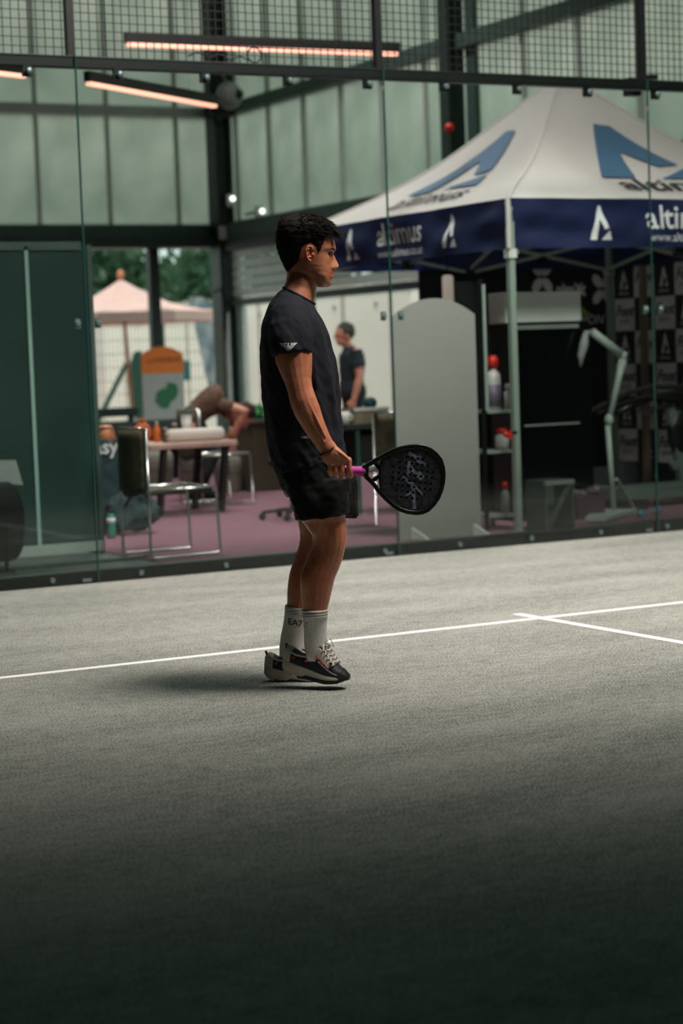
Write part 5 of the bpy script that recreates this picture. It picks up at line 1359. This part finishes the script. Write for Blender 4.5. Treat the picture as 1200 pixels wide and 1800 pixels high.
def onsurf(o, px, py, dy, lift=.0012):
    b = BVHTree.FromPolygons([tuple(v.co) for v in o.data.vertices], [tuple(p.vertices) for p in o.data.polygons]) if o.name not in BV else BV[o.name]
    BV[o.name] = b; d = (pl(px, py, dy)-CAML).normalized(); h = b.ray_cast(CAML, d); return h[0]-d*lift if h[0] is not None else pl(px, py, dy-.05)
BV = {}
M_PRINTD = mat('sock_print', (30, 32, 34), 0.8)
tv, tf = text2d('EA7', 1.0, bold=.01)
MB().add([onsurf(s2, 518.5+x*15.5, 1095-y*15.5+x*3.2, .095) for x, y in tv], tf).build('lettering', M_PRINTD, s2)
tv, tf = text2d('7', 1.0)
MB().add([onsurf(s1, 537+x*9, 1099-y*13, -.095) for x, y in tv], tf).build('lettering', M_PRINTD, s1)

# shoes
M_CREAM = mat('shoe_cream', (186, 178, 164), 0.6, var=0.08, vscale=40); M_SNAVY = mat('shoe_navy', (36, 44, 58), 0.6, rgb2=(18, 22, 30), vscale=26); M_SBLK = mat('shoe_black', (12, 13, 14), 0.55)
def shoe(toe, yaw, pitch, label):
    sh = bpy.data.objects.new('shoe', None); col.objects.link(sh); sh.parent = player; sh.location = toe; sh.rotation_euler = (0, pitch, yaw); sh['label'] = label
    Ls = .268
    X = lambda s: (s-1.0)*Ls+.02
    wt = [(0, .018), (.03, .029), (.12, .036), (.3, .036), (.45, .037), (.62, .045), (.75, .047), (.88, .040), (.96, .026), (1, .012)]
    zbt = [(0, .026), (.06, .012), (.16, .002), (.3, 0), (.7, 0), (.85, .008), (1, .030)]
    ztt = [(0, .060), (.1, .058), (.3, .050), (.55, .042), (.8, .036), (1, .038)]
    utt = [(0, .088), (.05, .104), (.12, .098), (.26, .086), (.36, .092), (.46, .120), (.54, .143), (.58, .140), (.64, .118), (.72, .094), (.80, .075), (.88, .062), (.95, .052), (1, .040)]
    S = [0, .02, .05, .1, .16, .22, .28, .34, .4, .46, .52, .58, .64, .7, .76, .82, .88, .93, .97, 1]
    def sec(s, za, zb, wk): return ((X(s), 0, (za+zb)/2), V((0, interp(wt, s)*wk, 0)), V((0, 0, (zb-za)/2)))
    mb = MB(); loft(mb, [sec(s, interp(zbt, s), interp(ztt, s), 1.06) for s in S], 20, 4.0); so_ = mb.build('midsole', M_CREAM, sh, smooth=True)
    mb = MB(); loft(mb, [sec(s, interp(zbt, s)-.004, interp(zbt, s)+(.006 if s < .4 else .020), 1.075) for s in S if s > .26], 20, 4.0); mb.build('outsole', M_SBLK, sh, smooth=True)
    mb = MB(); loft(mb, [sec(s, interp(zbt, s)-.003, interp(zbt, s)+.008, 1.03) for s in S if s < .2], 20, 4.0); mb.build('heel_tread', M_CREAM, sh, smooth=True)
    rings = []
    for s in S:
        za, zu, w = interp(ztt, s)-.012, interp(utt, s), interp(wt, s)
        rings.append(((X(s), 0, za), w*.97, zu-za))
    def upper(s, a, off=0.0):                    # a: 0..pi from outer edge over the top
        za, zu, w = interp(ztt, s)-.012, interp(utt, s), interp(wt, s)*.97
        return V((X(s), -math.copysign(abs(math.cos(a))**.62, math.cos(a))*(w+off), za+(zu-za+off)*math.sin(a)**.75))
    mb = MB(); mb.grid(24, 30, lambda u, v: upper(v, math.pi*u)); mb.build('upper', M_SNAVY, sh, smooth=True)
    def pat(name, m, s0, s1, a0, a1, off, n=8):
        mb = MB(); mb.grid(n, n, lambda u, v: upper(s0+(s1-s0)*v, a0+(a1-a0)*u, off)); return mb.build(name, m, sh, smooth=True, solid=.002)
    pat('heel_counter', M_CREAM, .0, .13, .05, math.pi-.05, .002, 12)
    pat('tongue', mat('shoe_tongue', (150, 142, 130), 0.7), .48, .80, 1.02, math.pi-1.02, .0035, 10)
    pat('toe_overlay', M_SBLK, .87, 1.0, .1, math.pi-.1, .0015, 10)
    for a0, a1 in ((.42, .95), (math.pi-.95, math.pi-.42)): pat('eyestay', M_CREAM, .46, .74, a0, a1, .0025); pat('side_stripe', M_CREAM, .56, .88, .30 if a0 < 1 else math.pi-.36, .36 if a0 < 1 else math.pi-.30, .003)
    for sgn in (0, 1):
        for s in (.18, .38, .56, .63, .70):
            a = .42 if not sgn else math.pi-.42
            c = upper(s, a, .003); mb = MB(); ball(mb, c, .006, .0025, .0045, 10, 6); mb.build('red_dot', mat('shoe_red', (206, 62, 40), 0.5), sh, smooth=True)
    for k, s in enumerate((.60, .645, .69, .735, .78)):
        MB().tube([upper(s+.012*math.sin(2*i), .85+(math.pi-1.7)*i/8, .0075) for i in range(9)], .0030, 6).build('lace', mat('lace_white', (226, 222, 212), 0.7), sh, smooth=True)
    for k in (1, -1): MB().tube([upper(.58, math.pi/2, .008), upper(.58, math.pi/2, .02)+V((.01, -.012*k, .006)), upper(.63, math.pi/2-.3*k, .014)+V((.012, 0, 0)), upper(.60, math.pi/2-.1*k, .008)], .0025, 6).build('lace_loop', MATS['lace_white'], sh, smooth=True)
    mb = MB(); mb.tube([upper(.02, math.pi/2, .0)+V((0, -.012, 0)), upper(.01, math.pi/2, .006)+V((-.004, -.006, .012)), upper(.01, math.pi/2, .006)+V((-.004, .006, .012)), upper(.02, math.pi/2, .0)+V((0, .012, 0))], .003, 6); mb.build('pull_tab', M_SNAVY, sh, smooth=True)
    MB().tube([upper(.05, .9, .002), upper(.12, .8, .003), upper(.2, .78, .003), upper(.36, .82, .003), upper(.46, .95, .004)], .004, 6).build('collar_edge', M_CREAM, sh, smooth=True)
    return sh
shoe(pl(602, 1205, -.135), math.radians(-22), math.radians(11), 'near running shoe, cream sole with navy upper and red dots')
shoe(pl(575, 1203, .085), math.radians(-8), math.radians(6), 'far running shoe set slightly behind')

# ------------------------------------------------------------------ the racket
OUT = [(642.7, 816), (648, 813.3), (660, 806), (673.3, 798), (689.3, 790), (704, 785.3), (720, 782.3), (733.3, 781.7), (746.7, 783.3), (757.3, 788), (768, 796.7), (776, 807.3), (780, 819.3), (781.6, 832.7), (780.7, 847.3), (777.3, 862), (772, 875.3), (764, 887.3), (753.3, 898), (742.7, 902.7), (730.7, 904), (714.7, 902), (701.3, 897.3), (689.3, 890), (676, 878), (664, 865.3), (653.3, 851.3), (644, 842), (640, 837)]
RC = (722, 843); RD = -.228
HOLES = [(560,245),(632,258),(706,267),(778,278),(468,310),(547,320),(622,332),(694,342),(767,352),(838,362),(383,375),(465,388),(540,396),(612,407),(684,415),(757,427),(828,437),(900,445),(378,447),(453,458),(525,470),(598,480),(674,490),(747,502),(818,512),(888,521),(370,520),(448,533),(520,545),(592,557),(662,568),(735,577),(806,588),(878,597),(360,600),(435,608),(507,620),(580,632),(654,641),(723,652),(797,662),(870,672),(425,685),(495,695),(570,705),(642,715),(714,727),(787,738),(487,772),(558,782),(633,790),(706,800)]
HOLES = [(640+x/7.5, 770+y/7.5) for x, y in HOLES]
grip_c = pl(640, 829, RD)
racket = thing('padel_racket', 'black padel racket with a pink grip in the right hand of the player', 'racket', (PO+EX*grip_c.x+EY*grip_c.y+V((0, 0, grip_c.z)))[:], YAW)
def rp(x, y, d=0.0):                            # racket frame, d towards the camera side
    p = pl(x, y, RD)-grip_c; return V((p.x, -d, p.z))
def fill(loops, name, m, half, parent, bev=0.0):
    cu = bpy.data.curves.new('fill', 'CURVE'); cu.dimensions = '2D'; cu.fill_mode = 'BOTH'; cu.extrude = half; cu.bevel_depth = bev; cu.bevel_resolution = 2
    for lp in loops:
        sp = cu.splines.new('POLY'); sp.points.add(len(lp)-1); sp.use_cyclic_u = True
        for i, (x, y) in enumerate(lp): p = rp(x, y); sp.points[i].co = (p.x, p.z, 0, 1)
    ob = bpy.data.objects.new('fill', cu); col.objects.link(ob); bpy.context.view_layer.update()
    me = bpy.data.meshes.new_from_object(ob.evaluated_get(bpy.context.evaluated_depsgraph_get())); me.name = name
    me.transform(Matrix(((1,0,0,0),(0,0,-1,0),(0,1,0,0),(0,0,0,1)))); me.materials.clear(); me.materials.append(m)
    bpy.data.objects.remove(ob); bpy.data.curves.remove(cu)
    o = bpy.data.objects.new(name, me); col.objects.link(o); o.parent = parent; return o
def shrink(lp, k, c=RC):
    r = []
    n = len(lp)
    for i in range(n):
        a, b = lp[i-1], lp[(i+1) % n]; tx, ty = b[0]-a[0], b[1]-a[1]; l = math.hypot(tx, ty); r.append((lp[i][0]-ty/l*k, lp[i][1]+tx/l*k))
    return r
M_RBLK = mat('racket_black', (17, 19, 20), 0.35, var=0.2, vscale=30, spec=0.6); M_RFACE = mat('racket_face', (56, 60, 66), 0.4, rgb2=(20, 22, 25), vscale=55, bump=0.3, bscale=300)
inn = shrink(OUT, 5.2)
fill([OUT, inn], 'frame', M_RBLK, .0165, racket, .0025)
circ = lambda c, r, n=14: [(c[0]+r*math.cos(2*math.pi*i/n), c[1]+r*math.sin(2*math.pi*i/n)) for i in range(n)]
HIT = [(676, 802)]+[p for p in shrink(OUT, 3.0) if p[0] > 677 and True]
top = [p for p in shrink(OUT, 3.0)[4:24]]
HIT = [(677.5, 800)]+top+[(672, 866), (668.5, 851), (667.5, 836), (669, 820), (672.5, 809)]
fill([HIT]+[circ(h, 2.05) for h in HOLES], 'hitting_face', M_RFACE, .0155, racket)
fill([HIT], 'core', M_RUBBER, .006, racket)  # dark sheet added inside the face, stands in for shade in the open holes
MB().tube([rp(677.5, 800), rp(671, 812), rp(668, 828), rp(668, 846), rp(672, 868)], [.006]*5, 8).build('bridge_arc', M_RBLK, racket, smooth=True)
MB().bar(rp(657, 812), rp(669, 826), .02, .014).build('throat_bar', M_RBLK, racket)
MB().bar(rp(652, 846), rp(668, 836), .02, .014).build('throat_bar', M_RBLK, racket)
MB().bar(rp(648, 838), rp(668, 862), .012, .006).build('throat_rib', mat('racket_grey', (120, 128, 124), 0.3), racket)
MB().bar(rp(641, 817), rp(645, 842), .03, .016).build('throat_block', M_RBLK, racket)
M_PINKG = mat('pink_grip', (196, 62, 158), 0.7, var=0.15, vscale=30)
ga, gb = rp(576, 825), rp(642, 829)
gm = MB(); npt = 60
gm.tube([ga.lerp(gb, i/npt) for i in range(npt+1)], [(.0165+.0035*max(0, (i/npt-.72)/.28)**1.5)*(1+.035*((i*0.5) % 1.0 < .4)) for i in range(npt+1)], 20); gm.build('grip', M_PINKG, racket, smooth=True)
MB().lathe([(0, -.006), (.018, -.006), (.02, 0.0), (.018, .006), (0, .006)], ga, 18, 'x').build('butt_cap', M_RBLK, racket, smooth=True)
# grey brush-like strokes printed on the face, left open where the holes are
pr = MB()
def stroke(pts, w):
    for (x0, y0), (x1, y1) in zip(pts, pts[1:]):
        x0, x1 = 640+x0/7.5, 640+x1/7.5; y0, y1 = 770+y0/7.5, 770+y1/7.5; l = math.hypot(x1-x0, y1-y0); n = max(2, int(l/.8)); nx, ny = -(y1-y0)/l, (x1-x0)/l; ww = w/7.5
        m = max(2, int(ww/.8))
        for i in range(n):
            for j in range(m):
                q = []
                for di, dj in ((0,0),(1,0),(1,1),(0,1)):
                    t = (i+di)/n; s = ((j+dj)/m-.5)*ww; q.append((x0+(x1-x0)*t+nx*s, y0+(y1-y0)*t+ny*s))
                cx = sum(p[0] for p in q)/4; cy = sum(p[1] for p in q)/4
                if any((cx-h[0])**2+(cy-h[1])**2 < 2.45**2 for h in HOLES): continue
                pr.add([rp(x, y, .0162) for x, y in q], [(0,1,2,3)])
stroke([(580, 195), (700, 262)], 50); stroke([(740, 235), (690, 290), (800, 350)], 44); stroke([(600, 300), (575, 440), (600, 500)], 46); stroke([(600, 380), (760, 545)], 52)
stroke([(725, 440), (775, 520)], 34); stroke([(500, 510), (600, 590), (660, 600)], 40); stroke([(640, 600), (650, 780), (660, 930)], 46); stroke([(650, 690), (545, 760)], 30); stroke([(640, 610), (780, 750)], 30)
pr.build('face_print', mat('racket_print', (142, 152, 174), 0.5, rgb2=(86, 94, 110), vscale=60), racket)

# ------------------------------------------------------------------ people in the background
def figure(label, loc, rz, J, m_shirt, m_legs, m_hair, skin, head_r=(.098, .078, .118), sleeve=.55, look=0.0):
    t = thing('person', label, 'person', loc, rz)
    j = {k: V(v) for k, v in J.items() if k[0] != '_'}
    b = MB(); cl = MB(); tr = MB()
    up = (j['neck']-j['pelvis']).normalized(); fw_ = V((0, 1, 0)).cross(up).normalized()
    def ring(c, a, w): return (c, fw_*a, V((0, w, 0)))
    sp = [j['pelvis'], j['waist'], j['chest'], j['neck']]
    def torso(mb, k, lowk=1.0):
        loft(mb, [ring(sp[0]-up*.08, .10*k*lowk, .15*k), ring(sp[0], .125*k, .175*k), ring(sp[1], .115*k, .16*k), ring(sp[2], .13*k, .19*k), ring(sp[2]+up*.10, .115*k, .185*k), ring(sp[3]-up*.06, .08*k, .12*k), ring(sp[3], .055*k, .065*k)], 20, 2.2)
    torso(b, .93); torso(cl, 1.05)
    limb(b, [(j['neck']-up*.03, .055, .058), (j['head']-up*.06, .052, .054)])
    hd = j['head']; R = Matrix.Rotation(J.get('_tilt', 0.0), 3, 'Y'); hx = R @ V((1, 0, 0)); hz = R @ V((0, 0, 1))
    ball(b, hd+hz*.02, head_r[0], head_r[1], head_r[2]*.92, 20, 14, R)
    ball(b, hd-hz*.055+hx*.03, .062, .058, .06, 14, 10, R)
    b.tube([hd+hx*.092+hz*.02, hd+hx*.112-hz*.018, hd+hx*.092-hz*.03], [.008, .013, .008], 8)
    b.tube([hd+hx*.088-hz*.058+V((0,-.02,0)), hd+hx*.096-hz*.058, hd+hx*.088-hz*.058+V((0,.02,0))], .007, 6)
    for s in (-1, 1): ball(b, hd+V((0, s*head_r[1], 0))-hz*.005-hx*.01, .016, .008, .028, 10, 8, R)
    for s, q in ((1, 'L'), (-1, 'R')):
        S_, E_, W_ = j['sh'+q], j['el'+q], j['wr'+q]
        for mb, k in ((b, 1.0),):
            limb(mb, [(S_, .055, .055), (S_.lerp(E_, .5), .050, .048), (E_, .040, .040), (E_.lerp(W_, .3), .040, .040), (W_, .027, .027)])
        limb(cl, [(S_-(E_-S_)*.1, .068, .066), (S_.lerp(E_, .3), .066, .064), (S_.lerp(E_, sleeve), .064, .062)], round_ends=False)
        d = (W_-E_).normalized(); side = d.cross(V((0, 1, 0))); side = side.normalized() if side.length > .1 else V((1, 0, 0))
        limb(b, [(W_, .028, .022), (W_+d*.05, .040, .016), (W_+d*.085, .038, .013)])
        for f_, ln in ((-.027, .06), (-.009, .075), (.009, .072), (.027, .055)):
            a = W_+d*.08+side*f_; b.tube([a, a+d*ln*.5+V((0, -s*.004, 0)), a+d*ln+V((0, -s*.016, 0))], [.0095, .009, .007], 8)
        b.tube([W_+d*.02+side*.02, W_+d*.055+side*.052, W_+d*.085+side*.058], [.012, .011, .008], 8)
        Hh, K_, A_ = j['hip'+q], j['kn'+q], j['an'+q]
        limb(b, [(Hh, .085, .085), (Hh.lerp(K_, .5), .072, .072), (K_, .055, .055), (K_.lerp(A_, .3), .055, .055), (A_, .036, .036)])
        limb(b, [(A_+V((-.03, 0, -.05)), .03, .03), (A_+V((.06, 0, -.055)), .025, .034), (A_+V((.13, 0, -.06)), .02, .034)])
        limb(tr, [(Hh+V((0,0,.05)), .098, .098), (Hh.lerp(K_, .5), .085, .085), (K_, .072, .072), (K_.lerp(A_, .5), .066, .066), (A_, .058, .058)], round_ends=False)
        so = MB(); loft(so, [(A_+V((-.09, 0, -.06)), V((0, .03, 0)), V((0, 0, .028))), (A_+V((-.05, 0, -.04)), V((0, .038, 0)), V((0, 0, .05))), (A_+V((.05, 0, -.05)), V((0, .042, 0)), V((0, 0, .04))), (A_+V((.13, 0, -.06)), V((0, .044, 0)), V((0, 0, .03))), (A_+V((.18, 0, -.065)), V((0, .03, 0)), V((0, 0, .022)))], 14, 3)
        so.build('shoe', M_RUBBER, t, smooth=True)
    ring_ = [ring(sp[0]-up*.10, .118, .165), ring(sp[0], .138, .188), ring(sp[0]+up*.07, .135, .185)]
    loft(tr, ring_, 20, 2.2)
    bb = remesh(b, .0075, 3); o = bb.build('body', skin, t, smooth=True); paint(o, lambda c: (1, 1, 1))
    c2 = remesh(cl, .009, 3)
    for i, v in enumerate(c2.v): c2.v[i] = v+c2.n[i]*.008*mnoise.noise(v*14)
    c2.build('shirt', m_shirt, t, smooth=True)
    remesh(tr, .009, 3).build('trousers', m_legs, t, smooth=True)
    h = MB(); ball(h, hd+hz*.042-hx*.018, head_r[0]*1.06, head_r[1]*1.10, head_r[2]*.86, 20, 14, R); h = remesh(h, .008, 1)
    for i, v in enumerate(h.v):
        q = R.inverted() @ (v-hd)
        k = .010*mnoise.noise(v*60)
        if q.x > .045 and q.z < .055 or q.z < -.02 and q.x > -.03: k -= .05
        h.v[i] = v+h.n[i]*k if k > -.02 else v+(hd-v)*.35
    h.build('hair', m_hair, t, smooth=True)
    return t
M_SKIN2 = skin_mat('skin_light', (216, 150, 126), (196, 128, 104))
M_TRS = mat('trousers_dark', (30, 32, 36), 0.85, var=0.15)
p = fl(621, 838)
p = CAM+ray(619, 650)*21.2; p.z = 0.006
JB = dict(pelvis=(0,0,.86), waist=(0.01,0,1.0), chest=(0.0,0,1.18), neck=(0.02,0,1.36), head=(.075,0,1.475), shL=(0,.17,1.29), elL=(-.02,.215,1.03), wrL=(.05,.215,.80), shR=(0,-.17,1.29), elR=(.03,-.22,1.03), wrR=(.12,-.2,.82),
          hipL=(0,.085,.82), knL=(.02,.09,.46), anL=(0,.09,.09), hipR=(0,-.085,.82), knR=(.02,-.09,.46), anR=(0,-.09,.09))
figure('man with grey hair and a dark t-shirt standing at the dark table', p[:], YAW+math.pi+0.25, JB, mat('shirt_navy', (30, 40, 46), 0.9, var=.2), M_TRS, mat('hair_grey', (70, 74, 68), 0.8, rgb2=(40, 44, 40), vscale=40), M_SKIN2, sleeve=.62)
p = CAM+ray(352, 800)*18.3; p.z = 0.006
JC = dict(pelvis=(-.05,0,.72), waist=(.02,0,.82), chest=(.14,0,.90), neck=(.30,0,.84), head=(.39,0,.74), shL=(.22,.16,.85), elL=(.36,.24,.66), wrL=(.30,.16,.50), shR=(.22,-.17,.85), elR=(.42,-.24,.78), wrR=(.30,-.20,.60),
          hipL=(-.06,.085,.68), knL=(.12,.10,.40), anL=(-.04,.1,.09), hipR=(-.06,-.085,.68), knR=(.12,-.10,.40), anR=(-.04,-.1,.09), _tilt=1.2)
figure('person in a brown shirt bending down beside the low table', p[:], YAW+0.1, JC, mat('shirt_brown', (98, 72, 60), 0.9, var=.15), M_TRS, mat('hair_brown', (66, 44, 34), 0.8), M_SKIN2, sleeve=.45)
